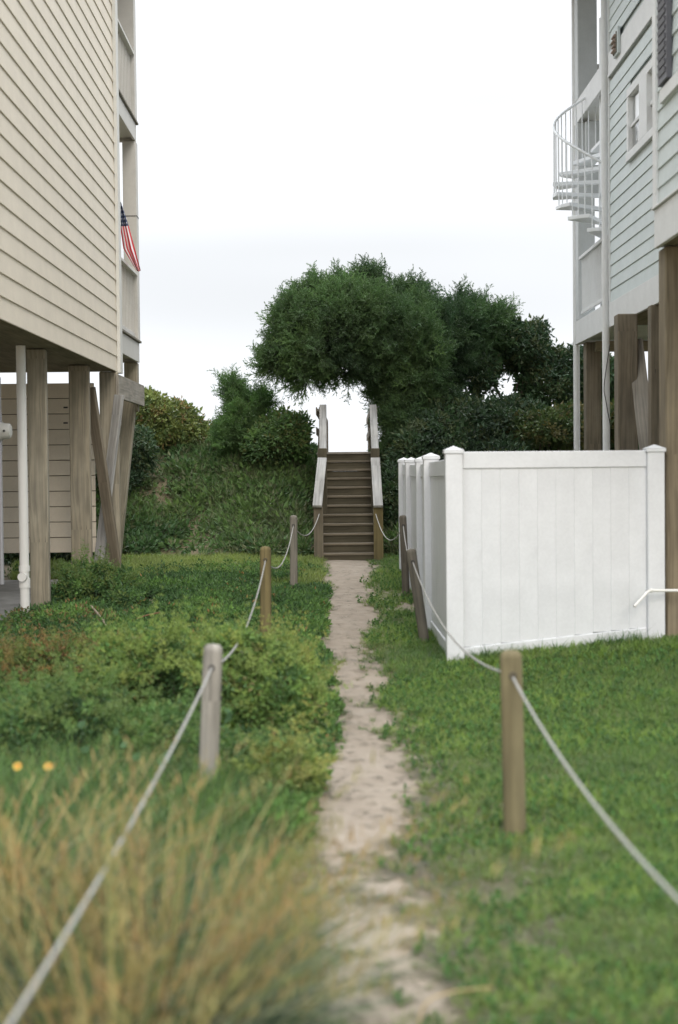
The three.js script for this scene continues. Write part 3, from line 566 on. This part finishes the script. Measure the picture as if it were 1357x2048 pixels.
// blobs: [px, py, D, rx, ry (photo pixels), rz (metres), density]
function blobsOf(list) { return list.map(([px, py, D, rx, ry, rz, n = 1]) => ({ c: W(px, py, D), r: V(rx * D / F, ry * D / F, rz), n })); }
function limbs(t, root, blobs, r0, mat, seed, bend = .3) {
  const r = rngOf(seed);
  blobs.forEach((b, i) => {
    const a = root.clone(), e = b.c.clone().sub(t.position), m = a.clone().lerp(e, .5); m.y += bend * (r() - .3) * e.distanceTo(a) * .4; m.x += (r() - .5) * .5; m.z += (r() - .5) * .4;
    const c = new THREE.CatmullRomCurve3([a, a.clone().lerp(m, .5).add(V((r() - .5) * .15, .08, (r() - .5) * .15)), m, e]), g = new THREE.TubeGeometry(c, 18, 1, 8, false), p = g.attributes.position, w = r0 * (.55 + .35 * r());
    for (let k = 0; k < p.count; k++) { const s = Math.floor(k / 9) / 18, q = c.getPoint(s), v = V(p.getX(k), p.getY(k), p.getZ(k)).sub(q).multiplyScalar(w * (1.05 - .88 * s)); p.setXYZ(k, q.x + v.x, q.y + v.y, q.z + v.z); }
    g.computeVertexNormals(); mesh('limb', g, mat, t);
  });
}
const bark = wood([.22, .18, .15], { bumpScale: .012 });
function cedar(t, blobs, per, size, cols, seed, upward = .35) {
  const r = rngOf(seed), lists = [[], [], []];
  for (const b of blobs) {
    const area = (b.r.x * b.r.y + b.r.y * b.r.z + b.r.x * b.r.z), n = Math.round(per * area * b.n), tone = r();
    for (let i = 0; i < n; i++) {
      const d = unit(r), f = .35 + .65 * Math.sqrt(r()), p = b.c.clone().add(V(d.x * Math.max(.06, b.r.x - .2) * f, d.y * Math.max(.06, b.r.y - .2) * f, d.z * Math.max(.06, b.r.z - .15) * f));
      const lump = fbm(p.x * 1.6 + 9, p.y * 1.6 + p.z * .8, 140, 3); if (lump < .375 && f > .68) continue;
      const dir = d.clone().multiplyScalar(.9).add(V(0, upward + .3 * r(), 0)).addScaledVector(unit(r), .5);
      lists[i % 3].push({ p: p.sub(t.position), q: aim(dir, r()), s: size * (.55 + .75 * r()), c: vary(mixc(cols[0], cols[1], cl(lump * 1.5 - .3 + (tone - .5) * .5 + (r() - .5) * .4)), r, .25) });
    }
  }
  lists.forEach((l, i) => scatter('crown', sprays[i], leafMat, l, t));
}
const clusters = [leafCluster(601, 12, .06, .03, .07), leafCluster(602, 12, .055, .034, .08), leafCluster(603, 10, .075, .036, .09)];
function leafy(t, blobs, per, size, cols, seed, name = 'foliage', gap = .34, sprig = false) {
  const r = rngOf(seed), lists = [[], [], []];
  for (const b of blobs) {
    const area = (b.r.x * b.r.y + b.r.y * b.r.z + b.r.x * b.r.z), n = Math.round(per * area * b.n);
    for (let i = 0, nk = sprig ? Math.round(n * .035) : 0; i < nk; i++) {          // loose shoots standing out of the mass
      const d = unit(r); d.y = Math.abs(d.y) * .8 + .25; const bend = unit(r).multiplyScalar(.25), L = .14 + .2 * r(), c = vary(mixc(cols[1], cols[Math.min(2, cols.length - 1)], r()), r, .2), p0 = b.c.clone().add(V(d.x * b.r.x * .85, d.y * b.r.y * .85, d.z * b.r.z * .85));
      for (let k = 0; k < 7; k++) { const q = p0.clone().addScaledVector(d, L * k / 7).addScaledVector(bend, L * (k / 7) ** 2); lists[k % 3].push({ p: q.sub(t.position), q: aim(d.clone().addScaledVector(unit(r), .4), r()), s: size * (.75 - .06 * k), c }); }
    }
    for (let i = 0; i < n; i++) {
      const d = unit(r), f = .4 + .6 * Math.sqrt(r()) + (r() < .1 ? .12 * r() : 0), p = b.c.clone().add(V(d.x * b.r.x * f, d.y * b.r.y * f, d.z * b.r.z * f));
      if (p.y < gnd(p.x, -p.z) + .01) continue;
      const lump = fbm(p.x * 2.6 + 9, p.y * 2.6 + p.z * 1.5, 150, 3); if (lump < gap && f > .7) continue;
      const u = r(), c = u < .75 ? mixc(cols[0], cols[1], cl(lump * 1.6 - .4 + (r() - .5) * .7)) : cols[2 + Math.floor(r() * (cols.length - 2))] ?? cols[1];
      lists[i % 3].push({ p: p.sub(t.position), q: aim(d.clone().add(V(0, .5, 0)).addScaledVector(unit(r), .6), r()), s: size * (.6 + .8 * r()), c: vary(c, r, .22) });
    }
  }
  lists.forEach((l, i) => scatter(name, clusters[i], glossLeaf, l, t));
}
const CED = [[.032, .066, .028], [.09, .145, .05]];
{ // the big wind-swept cedar over the stairs
  const rootP = onGround(1.25, 24.6, -.1), t = thing('cedar_tree', 'large wind-swept dark green cedar arching over the beach stairs', 'tree', rootP);
  const B = blobsOf([
    [690, 650, 24.2, 105, 82, 1.1], [650, 698, 23.9, 90, 60, .9], [602, 650, 24.0, 46, 58, .7], [585, 708, 24.0, 56, 42, .45, 1.1], [685, 600, 24.4, 66, 48, .8], [757, 622, 24.8, 88, 68, 1.0], [815, 620, 25.2, 78, 60, .9], [860, 635, 25.2, 80, 64, .9], [875, 670, 25.0, 70, 60, .8],
    [805, 690, 24.6, 125, 95, 1.2], [905, 640, 25.4, 78, 54, .9], [965, 640, 25.6, 52, 42, .6, .9], [965, 690, 25.6, 46, 42, .6, .6], [830, 775, 24.6, 95, 70, 1.0], [880, 720, 25.2, 80, 60, 1.0], [615, 755, 23.9, 50, 26, .5, .9], [690, 735, 24.0, 62, 42, .7, .9],
    [812, 860, 24.2, 52, 85, .7], [562, 732, 24.0, 46, 34, .3, 1.1], [912, 585, 25.4, 12, 38, .2, 1.3], [592, 605, 24.1, 12, 40, .2, 1.3], [640, 570, 24.3, 12, 36, .15, 1.3], [690, 560, 24.4, 12, 36, .12, 1.4], [740, 562, 24.7, 10, 36, .12, 1.4], [790, 565, 24.8, 10, 34, .12, 1.4], [840, 580, 25, 10, 34, .12, 1.4], [562, 655, 24, 12, 30, .12, 1.4], [615, 580, 24.2, 9, 34, .1, 1.4], [960, 605, 25.5, 10, 32, .1, 1.3], [735, 545, 24.6, 18, 26, .2, 1.2], [1005, 612, 25.6, 20, 14, .2, 1]]);
  for (const b of B) if (b.c.y > 4.6) b.c.y -= .17;
  cedar(t, B, 540, .36, CED, 71);
  limbs(t, V(-.45, 2.15, .1), B.filter((_, i) => i < 15), .07, bark, 72, .2);
  mesh('trunk', (() => { const c = new THREE.CatmullRomCurve3([V(0, -.2, 0), V(-.1, .6, .05), V(-.35, 1.4, .1), V(-.5, 2.2, .1)]); return new THREE.TubeGeometry(c, 16, .14, 12); })(), bark, t);
}
{ // spreading tree to the right of the cedar with a bare branch showing sky
  const t = thing('live_oak', 'smaller spreading tree with open branches beyond the cedar and behind the fence', 'tree', onGround(3.1, 26.2, -.1));
  const B = blobsOf([[1045, 695, 26, 56, 42, .7, 1], [1005, 672, 25.8, 42, 36, .5, .8], [940, 745, 25.6, 60, 50, .7, .8], [1075, 730, 26, 50, 30, .5, .6], [1075, 672, 26, 26, 28, .4, .9], [1095, 775, 26, 58, 42, .8, .8], [1135, 735, 26.2, 42, 42, .7, 1], [1000, 735, 26, 30, 18, .4, .3], [1185, 760, 26, 55, 50, .8, 1], [1180, 830, 26, 60, 60, .8, 1]]);
  leafy(t, B, 620, 1.35, [[.020, .046, .022], [.055, .10, .035], [.07, .08, .03]], 73, 'crown', .36);
  limbs(t, V(0, 0, 0), B, .05, bark, 74, .3);
}
function shrub(name, label, category, spec, per, size, cols, seed, group, gap) {
  const B = blobsOf(spec), c = B[0].c, t = thing(name, label, category, onGround(c.x, -c.z), group);
  leafy(t, B, per, size, cols, seed, 'foliage', gap, gap > .36);
  const r = rngOf(seed + 7), root = V(0, -.05, 0);
  for (let i = 0; i < 5; i++) { const b = B[i % B.length], e = b.c.clone().add(V((r() - .5) * b.r.x, (r() - .2) * b.r.y * .5, (r() - .5) * b.r.z)).sub(t.position); pipe('stem', bark, t, [root.clone().add(V((r() - .5) * .1, 0, (r() - .5) * .1)), e.clone().multiplyScalar(.5).add(V((r() - .5) * .1, .03, (r() - .5) * .1)), e], .008 + .012 * Math.min(1, b.r.x), 6); }
  return t;
}
const DKG = [[.018, .040, .020], [.045, .085, .032], [.06, .075, .03]], YLG = [[.11, .13, .035], [.21, .21, .065], [.19, .12, .05], [.07, .10, .03]], MDG = [[.03, .065, .022], [.075, .13, .035], [.09, .11, .03], [.15, .12, .045]];
shrub('dune_shrub', 'dark dense shrub under the cedar at the right side of the stairs', 'shrub', [[835, 960, 23.2, 62, 110, .7], [790, 1010, 22.6, 26, 80, .4], [880, 900, 23.6, 80, 70, .8]], 620, 1.3, DKG, 81);
shrub('dune_shrub', 'broad dark shrub between the cedar and the brown house posts', 'shrub', [[960, 870, 24, 90, 65, .8], [1030, 845, 24.6, 80, 45, .8], [900, 840, 24.4, 60, 55, .8], [990, 940, 23.4, 90, 60, .7]], 560, 1.35, DKG, 82);
shrub('dune_shrub', 'yellow-green shrub just above the white fence top', 'shrub', [[1085, 860, 23.8, 85, 36, .6], [1150, 850, 23.9, 60, 45, .6], [1230, 850, 24, 60, 40, .6]], 600, 1.2, [[.045, .075, .022], [.10, .12, .035], [.14, .11, .04]], 83);
shrub('dune_shrub', 'rounded hedge-like shrub left of the stairs handrail', 'shrub', [[568, 872, 24.6, 48, 50, .6], [598, 868, 24.5, 20, 42, .4], [535, 890, 24.4, 45, 42, .6]], 700, 1.15, [[.035, .075, .022], [.09, .15, .04], [.11, .12, .035]], 84);
{ const t = thing('cedar_tree', 'small pointed young cedar on the dune crest beside the rounded shrub', 'tree', onGround(W(492, 870, 24.9).x, 24.9));
  const B = blobsOf([[488, 850, 24.9, 50, 62, .6], [468, 798, 24.9, 24, 36, .3, 1.1], [455, 880, 24.8, 32, 40, .4], [522, 812, 24.9, 30, 34, .35], [462, 772, 24.9, 10, 20, .12, 1.3]]);
  cedar(t, B, 560, .30, [[.036, .075, .026], [.10, .17, .05]], 85, .6); limbs(t, V(0, 0, 0), B.slice(0, 4), .03, bark, 86, .1); }
shrub('dune_shrub', 'sunlit yellowish shrub on the dune crest next to the cream house porch', 'shrub', [[330, 850, 26, 70, 48, .7], [290, 830, 25.8, 42, 46, .6], [385, 872, 26.2, 42, 30, .5]], 640, 1.25, YLG, 87);
shrub('dune_shrub', 'dark green shrub on the dune beside the leaning porch post', 'shrub', [[262, 900, 24.2, 45, 48, .6], [235, 960, 24, 50, 60, .6]], 560, 1.2, DKG, 88);

shrub('dune_shrub', 'dark shrub half hidden beyond the boarded enclosure under the cream house', 'shrub', [[60, 1120, 21.5, 110, 45, .5], [170, 1110, 21.3, 60, 50, .5]], 500, 1.2, DKG, 89);

// dune cover: nobody could count it
{
  const r = rngOf(91), Ls = [[], [], []], Gs = [], g1 = tuft(701, 14, .26, .005, .07, .9);
  for (let i = 0; i < 36000; i++) {
    const x = -7 + 16 * r(), D = 21.6 + 6.2 * r(), f = footOf(x); if (D < f - .55 + .35 * r()) continue; if (Math.abs(x - .15) < .6 && D < 29.5) continue;
    const cover = fbm(x * .9 + 4, D * .9, 160, 4); if (cover < .41 && r() < .88) continue;
    const dryness = fbm(x * .7, D * 1.1 + 30, 161, 3), p = onGround(x, D, .05 + .2 * r() * cover);
    const c = r() < .82 ? mixc([.036, .08, .025], [.115, .17, .05], cl(dryness * 1.6 - .4 + (r() - .5) * .5)) : mixc([.07, .085, .04], [.13, .13, .08], r());
    Ls[i % 3].push({ p, q: aim(V((r() - .5), .9, (r() - .5) + .4), r()), s: 1.0 + 1.1 * r(), c: vary(c, r, .25) });
    if (i % 2 === 0 && dryness > .42) Gs.push({ p: onGround(x, D, -.01), q: aim(V((r() - .5) * .3, 1, (r() - .5) * .3), r()), s: .7 + .9 * r(), c: vary(mixc([.11, .16, .06], [.30, .28, .18], r()), r, .2) });
  }
  Ls.forEach((l) => { const m = scatter(numbered('dune_creeper'), clusters[Ls.indexOf(l)], glossLeaf, l, scene); tag(m, 'tangled dark green creepers covering the dune face', 'creeper', 'creepers on the dune'); });
  tag(scatter('dune_grass', g1, leafMat, Gs, scene), 'wispy grey-green grass growing over the dune crest', 'grass');
}

// ---------------------------------------------------------------- left bank of shrubs and creepers
{
  const cols = [[.035, .08, .018], [.14, .20, .042], [.24, .25, .07], [.16, .13, .05], [.06, .13, .03]];
  const spot = (px, py, D, rx, ry, rz, n) => [px, py, D, rx, ry, rz, n];
  const list = [
    ['bushy green shrub right behind the pale grey rope post', [spot(480, 1385, 9.6, 125, 118, .42), spot(560, 1425, 9.3, 75, 98, .3)], 0],
    ['yellow-tinged shrub at the path edge behind the pale grey post', [spot(588, 1380, 10.3, 52, 78, .3), spot(545, 1340, 10.6, 72, 62, .3)], 1],
    ['bright leafy shrub between the pale grey post and the cream house', [spot(330, 1362, 10.0, 112, 108, .42), spot(250, 1385, 9.9, 84, 96, .4)], 0],
    ['low rust-flecked shrub nearest the concrete slab', [spot(110, 1350, 11.2, 110, 60, .5), spot(20, 1370, 11.0, 90, 60, .5)], 2],
    ['dark broad-leaved shrub below the bright leafy shrub', [spot(150, 1450, 8.8, 120, 80, .45), spot(60, 1470, 8.6, 80, 70, .4)], 3],
    ['thick green shrub beside the foot of the pale grey post', [spot(330, 1490, 8.5, 100, 70, .35), spot(430, 1530, 8.1, 70, 60, .3)], 3],
    ['low grassy shrub at the path side past the pale grey post', [spot(560, 1550, 7.9, 80, 55, .3)], 1],
    ['leafy bush growing against the pile of the cream house', [spot(200, 1185, 16.2, 70, 54, .42), spot(160, 1168, 16.5, 40, 40, .35), spot(245, 1212, 15.8, 34, 34, .3)], 3]];
  list.forEach(([label, spec, k], i) => shrub('shrub', label, 'shrub', spec, i === 7 ? 1700 : 3600, i === 7 ? .75 : .6, [cols, [[.08, .12, .028], [.20, .225, .055], [.26, .22, .07], [.11, .15, .04]], [[.06, .10, .025], [.14, .17, .045], [.22, .10, .04], [.10, .13, .04]], [[.028, .07, .02], [.09, .16, .04], [.13, .16, .045]]][k], 210 + i, null, .42));
  // creepers over the ground between the shrubs
  const r = rngOf(101), Ls = [[], [], []];
  for (let i = 0; i < 60000; i++) {
    const D = 7 + 13 * r(), xl = -1.0 - .22 * D, x = lerp(xl, pathAt(D)[0] - pathAt(D)[1] + .02, Math.sqrt(r())); if (bare(x, D) > .25 + .3 * r()) continue; if (D > 18.1 + fbm(x, D, 3) && r() < .92) continue;
    if (x < W(120, 1170, 17.5).x && D > 14.2 && D < 18.8) continue;
    const m = fbm(x * 1.4, D * 1.1, 171, 4), brown = fbm(x * 1.1 + 9, D * .9, 172, 3); if (m < .3) continue;
    const edge = cl((pathAt(D)[0] - pathAt(D)[1] - x) / .5);
    let c = mixc([.03, .075, .02], [.11, .185, .042], cl(m * 1.7 - .5 + (r() - .5) * .6)); if (brown > .5 && r() < .13 && D > 11.2 && D < 15.2 && x < -1.1) c = mixc([.16, .11, .055], [.24, .13, .06], r()); else if (r() < .012) c = [.24, .12, .05];
    Ls[i % 3].push({ p: onGround(x, D, .01 + (.02 + .16 * m * edge) * r()), q: aim(V((r() - .5) * 1.2, 1, (r() - .5) * 1.2 + .3), r()), s: .4 + .45 * r(), c: vary(c, r, .3) });
  }
  Ls.forEach((l, i) => tag(scatter(numbered('ground_creeper'), clusters[i], glossLeaf, l, scene), 'leafy green creepers covering the bank left of the sand path', 'creeper', 'creepers on the bank'));
  // vine with large round leaves
  const vp = onGround(W(170, 1450, 8.2).x, 8.2), vine = thing('vine', 'trailing vine with large round pale green leaves between the shrubs', 'vine', vp);
  const lg = (() => { const g = new THREE.CircleGeometry(.05, 14), p = g.attributes.position; for (let i = 0; i < p.count; i++) { const x = p.getX(i), y = p.getY(i); p.setZ(i, .35 * Math.abs(x) + .12 * y + 2 * y * y); p.setY(i, y * (1 - .25 * Math.abs(x) / .05)); } g.computeVertexNormals(); return g; })();
  const lm = [std([.04, .09, .03], { roughness: .85 }), std([.055, .115, .045], { roughness: .85 }), std([.032, .075, .025], { roughness: .85 })];
  for (const [px, py, D] of [[138, 1388, 8.6], [165, 1450, 8.2], [172, 1500, 8], [205, 1510, 7.9], [250, 1490, 8], [275, 1515, 7.8], [455, 1425, 8.6], [460, 1437, 8.5], [235, 1462, 8.2], [330, 1520, 7.7], [215, 1545, 7.7], [160, 1545, 7.6]]) { const m = mesh('leaf', lg, pick(lm, r), vine, W(px, py, D).sub(vp)); m.rotation.set(-.2 - .9 * r(), (r() - .5) * 2.2, (r() - .5) * 2); m.scale.setScalar(.5 + .35 * r()); }
  pipe('stem', std([.08, .1, .03]), vine, [V(0, -.02, 0), W(200, 1540, 7.8).sub(vp), W(250, 1520, 7.8).sub(vp), W(330, 1540, 7.7).sub(vp)], .006, 6);
  // two yellow flowers
  for (const [px, label] of [[36, 'yellow and orange flower at the left end of the tan grass'], [97, 'yellow and orange flower next to the large round vine leaves']]) {
    const p = W(px, 1534, 6.4), f = thing('flower', label, 'flower', V(p.x, gnd(p.x, 6.4), p.z)), h = p.y - f.position.y;
    pipe('stem', std([.06, .12, .03]), f, [V(0, 0, 0), V(.02, h * .5, 0), V(0, h, 0)], .004, 6);
    for (let i = 0; i < 10; i++) { const a = i / 10 * 6.283, T = new Tri(); leafInto(T, V(0, 0, 0), V(Math.cos(a), .35, Math.sin(a)).normalize(), UPV, .024, .017, .2); mesh('petal', T.geo(), std(i % 3 ? [.62, .50, .10] : [.58, .26, .05]), f, V(0, h, 0)).rotation.x = .9; }
    mesh('flower_head', new THREE.SphereGeometry(.009, 12, 8), std([.45, .16, .03]), f, V(0, h + .004, 0));
  }
  // dry sticks
  [[[183, 1212, 15.0], [230, 1283, 12.9], 'long pale dry stick leaning from the leafy bush'], [[16, 1275, 13.4], [36, 1255, 14], 'short pale dry stick by the foot of the drain pipe'], [[255, 1245, 14], [320, 1225, 14.3], 'thin reddish dry stick lying in the creepers']].forEach(([a, b, label], i) => { const A = W(...a), B = W(...b), t = thing('stick', label, 'stick', A); pipe('branch', i === 2 ? wood([.3, .16, .1]) : wood([.55, .48, .40]), t, [V(0, 0, 0), B.clone().sub(A).multiplyScalar(.5).add(V(.01, .015, 0)), B.clone().sub(A)], i ? .008 : .011, 7); });
}

// ---------------------------------------------------------------- lawn and turf
{
  const r = rngOf(111), tufts = [tuft(801, 9, .055, .0045, .025, .9), tuft(802, 9, .045, .005, .03, 1.2), tuft(803, 7, .07, .004, .02, .8)], Ls = [[], [], []], Th = [];
  const thatch = (() => { const q = rngOf(804), T = new Tri(); for (let i = 0; i < 9; i++) { const a = q() * 6.28, d = V(Math.cos(a), .12 * q(), Math.sin(a)).normalize(); bladeInto(T, V((q() - .5) * .06, .004, (q() - .5) * .06), d, V(0, -.05, 0), .04 + .05 * q(), .004, 2); } return T.geo(); })();
  const clover = leafCluster(805, 9, .02, .018, .025), Cl = [];
  for (let i = 0; i < 190000; i++) {
    const D = 3.2 + 18.6 * r() ** 1.25, x = lerp(-.6 - .20 * D, 1.0 + .28 * D, r());
    const b = bare(x, D), left = x < pathAt(D)[0]; if (left && D < 19 && x < pathAt(D)[0] - pathAt(D)[1] - .9) continue; if (r() < b * 1.25) continue;
    if (x > .92 && D > 12.2 && x > .98) { if (r() < .6) continue; }
    const dd = dry(x, D), m = fbm(x * 1.8, D * 1.8, 181, 4), strip = D > 18.2 && x < -.2;
    if (r() < dd * .85) { Th.push({ p: onGround(x, D, .006), q: aim(V((r() - .5) * .5, 1, (r() - .5) * .5), r()), s: .8 + .8 * r(), c: vary(mixc([.10, .075, .055], [.20, .152, .118], r()), r, .2) }); if (r() < .5) continue; }
    let c = mixc([.05, .105, .018], [.17, .235, .04], cl(m * 2.1 - .6 + (r() - .5) * .7)); if (r() < .12 + dd * .4) c = mixc(c, [.20, .18, .07], .3 + .6 * r()); if (strip) c = mixc(c, [.20, .21, .055], .6);
    Ls[i % 3].push({ p: onGround(x, D, 0), q: aim(V((r() - .5) * .5, 1, (r() - .5) * .5), r()), s: (.7 + .7 * r()) * (strip ? 1.5 : 1) * (b > .15 ? .75 : 1) * (x > .9 && D > 11.7 && D < 12.2 ? 1.5 : 1), c: vary(c, r, .2) });
    if (!left && m > .5 && r() < .18) Cl.push({ p: onGround(x, D, .03), q: aim(V((r() - .5) * .4, 1, (r() - .5) * .4), r()), s: .8 + .7 * r(), c: vary([.06, .12, .03], r, .25) });
  }
  for (let i = 0; i < 1100; i++) { const D = 4.5 + 16.5 * r(), [c, w] = pathAt(D), x = c + (r() * 2 - 1) * w; if (bare(x, D) < .4) continue; Th.push({ p: onGround(x, D, .009), q: aim(V((r() - .5) * .4, 1, (r() - .5) * .4), r()), s: .25 + .5 * r(), c: vary(mixc([.07, .05, .04], [.16, .115, .085], r()), r, .2) }); }
  Ls.forEach((l, i) => tag(scatter(numbered('lawn_grass'), tufts[i], leafMat, l, scene), 'short green lawn grass on both sides of the sand path', 'grass', 'lawn'));
  tag(scatter('dry_thatch', thatch, leafMat, Th, scene), 'dry straw-coloured thatch scattered along the worn path', 'grass');
  tag(scatter('clover', clover, leafMat, Cl, scene), 'patches of small clover in the lawn by the white fence', 'clover');
  // taller weeds along the foot of the fence
  const wd = tuft(806, 10, .13, .006, .03, .7), Wd = []; for (let i = 0; i < 260; i++) { const s = r(), x = lerp(1.08, 2.7, s), D = lerp(12.1, 12.36, s) - .09 - .05 * r(); if (fbm(x * 4, 3, 190, 3) < .45 && r() < .7) continue; Wd.push({ p: onGround(x, D), q: aim(V((r() - .5) * .5, 1, (r() - .5) * .3), r()), s: .4 + 1.0 * r() ** 2, c: vary([.05, .11, .03], r, .25) }); }
  tag(scatter('weeds', wd, leafMat, Wd, scene), 'scruffy green weeds along the foot of the white fence', 'weeds');
}

// ---------------------------------------------------------------- tall tan grass clumps in the foreground
{ // knee-high grass and weeds between the clumps and the shrubs
  const r = rngOf(131), a = tuft(811, 12, .26, .006, .06, .7), Ls = [];
  for (let i = 0; i < 5200; i++) { const D = 4.4 + 3.8 * r(), x = lerp(-2.2, pathAt(D)[0] - pathAt(D)[1] - .1, r() ** .8); if (bare(x, D) > .3) continue; const e = cl((pathAt(D)[0] - pathAt(D)[1] - x) / .5); Ls.push({ p: onGround(x, D, -.005), q: aim(V((r() - .5) * .6, 1, (r() - .5) * .6), r()), s: (.35 + .65 * e) * (.6 + .7 * r()), c: vary(mixc([.04, .085, .02], r() < .14 ? [.22, .18, .07] : [.10, .16, .035], r()), r, .25) }); }
  tag(scatter('tall_weeds', a, leafMat, Ls, scene), 'knee-high green weeds between the tan grass and the shrubs', 'weeds');
}
function clump(x, D, label, seed, h, n, spread, tan = .16) {
  const o = onGround(x, D, -.02), t = thing('grass_clump', label, 'grass', o, null), r = rngOf(seed), A = new Tri(), B = new Tri(), C = new Tri();
  const greens = [[.018, .045, .012], [.028, .062, .016], [.045, .085, .02], [.10, .115, .03]], tans = [[.25, .18, .085], [.30, .22, .11], [.24, .16, .07], [.26, .15, .075], [.19, .155, .06]];
  for (let i = 0; i < n; i++) {
    const a = r() * 6.283, q = V(Math.cos(a), 0, Math.sin(a)), at = q.clone().multiplyScalar(spread * Math.sqrt(r())).add(V(0, 0, 0)), len = h * (.45 + .45 * r()), out = .15 + .55 * r();
    bladeInto(A, at, V(q.x * out * .7, 1, q.z * out * .7).normalize(), q.clone().multiplyScalar(.25 + .5 * r()).setY(-.25 - .35 * r()), len, .008 + .007 * r(), 6, vary(pick(greens, r), r, .2));
  }
  for (let i = 0; i < n * tan; i++) {
    const a = r() * 6.283, q = V(Math.cos(a), 0, Math.sin(a)), at = q.clone().multiplyScalar(spread * Math.sqrt(r())), len = h * (.7 + .4 * r()), out = .05 + .4 * r(), col = vary(pick(tans, r), r, .2), dir = V(q.x * out, 1, q.z * out).normalize(), lean = q.clone().multiplyScalar(.1 + .5 * r()).setY(-.1 - .35 * r());
    bladeInto(B, at, dir, lean, len, .006 + .006 * r(), 6, col);
    if (r() < .6) for (let k = 0; k < 12; k++) { const s = .62 + .38 * k / 12, p = at.clone().addScaledVector(dir, len * s).addScaledVector(lean, len * s * s); leafInto(C, p, dir.clone().add(unit(r).multiplyScalar(.5)).normalize(), unit(r), .045 + .035 * r(), .010, .2, col); }
  }
  const vm = new THREE.MeshPhysicalMaterial({ color: 0xffffff, vertexColors: true, roughness: .9, transmission: .3, thickness: 0, side: THREE.DoubleSide });
  for (const [nm, T] of [['blades', A], ['dry_stalks', B], ['seed_heads', C]]) { const m = mesh(nm, T.geo(), vm, t); m.userData.kind = 'stuff'; }
}
clump(-.60, 4.45, 'tall tan seeding grass clump beside the sand path', 301, 1.14, 760, .25, .2);
clump(-1.12, 4.9, 'tall grass clump with rusty stalks under the rope at the frame edge', 302, 1.12, 680, .24, .18);
clump(-.98, 4.0, 'dense green and tan grass clump under the near stretch of rope', 303, .9, 560, .2, .12);
clump(-.64, 3.85, 'tallest golden grass clump with orange seed heads crossing the rope', 306, 1.2, 460, .2, .2);
clump(-.46, 4.4, 'dark green drooping grass clump spilling onto the path', 304, .74, 620, .18, .05);
clump(-1.45, 5.6, 'tan feathery grass clump beside the yellow flowers', 305, 1.05, 460, .22, .14);
{ const t = thing('grass_stalk', 'single arching straw stalk bent over the path', 'grass', onGround(.18, 4.45)); const a = W(832, 2080, 4.4), b = W(850, 2010, 4.45), c = W(900, 1985, 4.5), d = W(985, 1975, 4.55); pipe('stalk', std([.40, .30, .14]), t, [V(0, 0, 0), ...[a, b, c, d].map((p) => p.sub(t.position))], .003, 6); }

renderer.render(scene, camera);
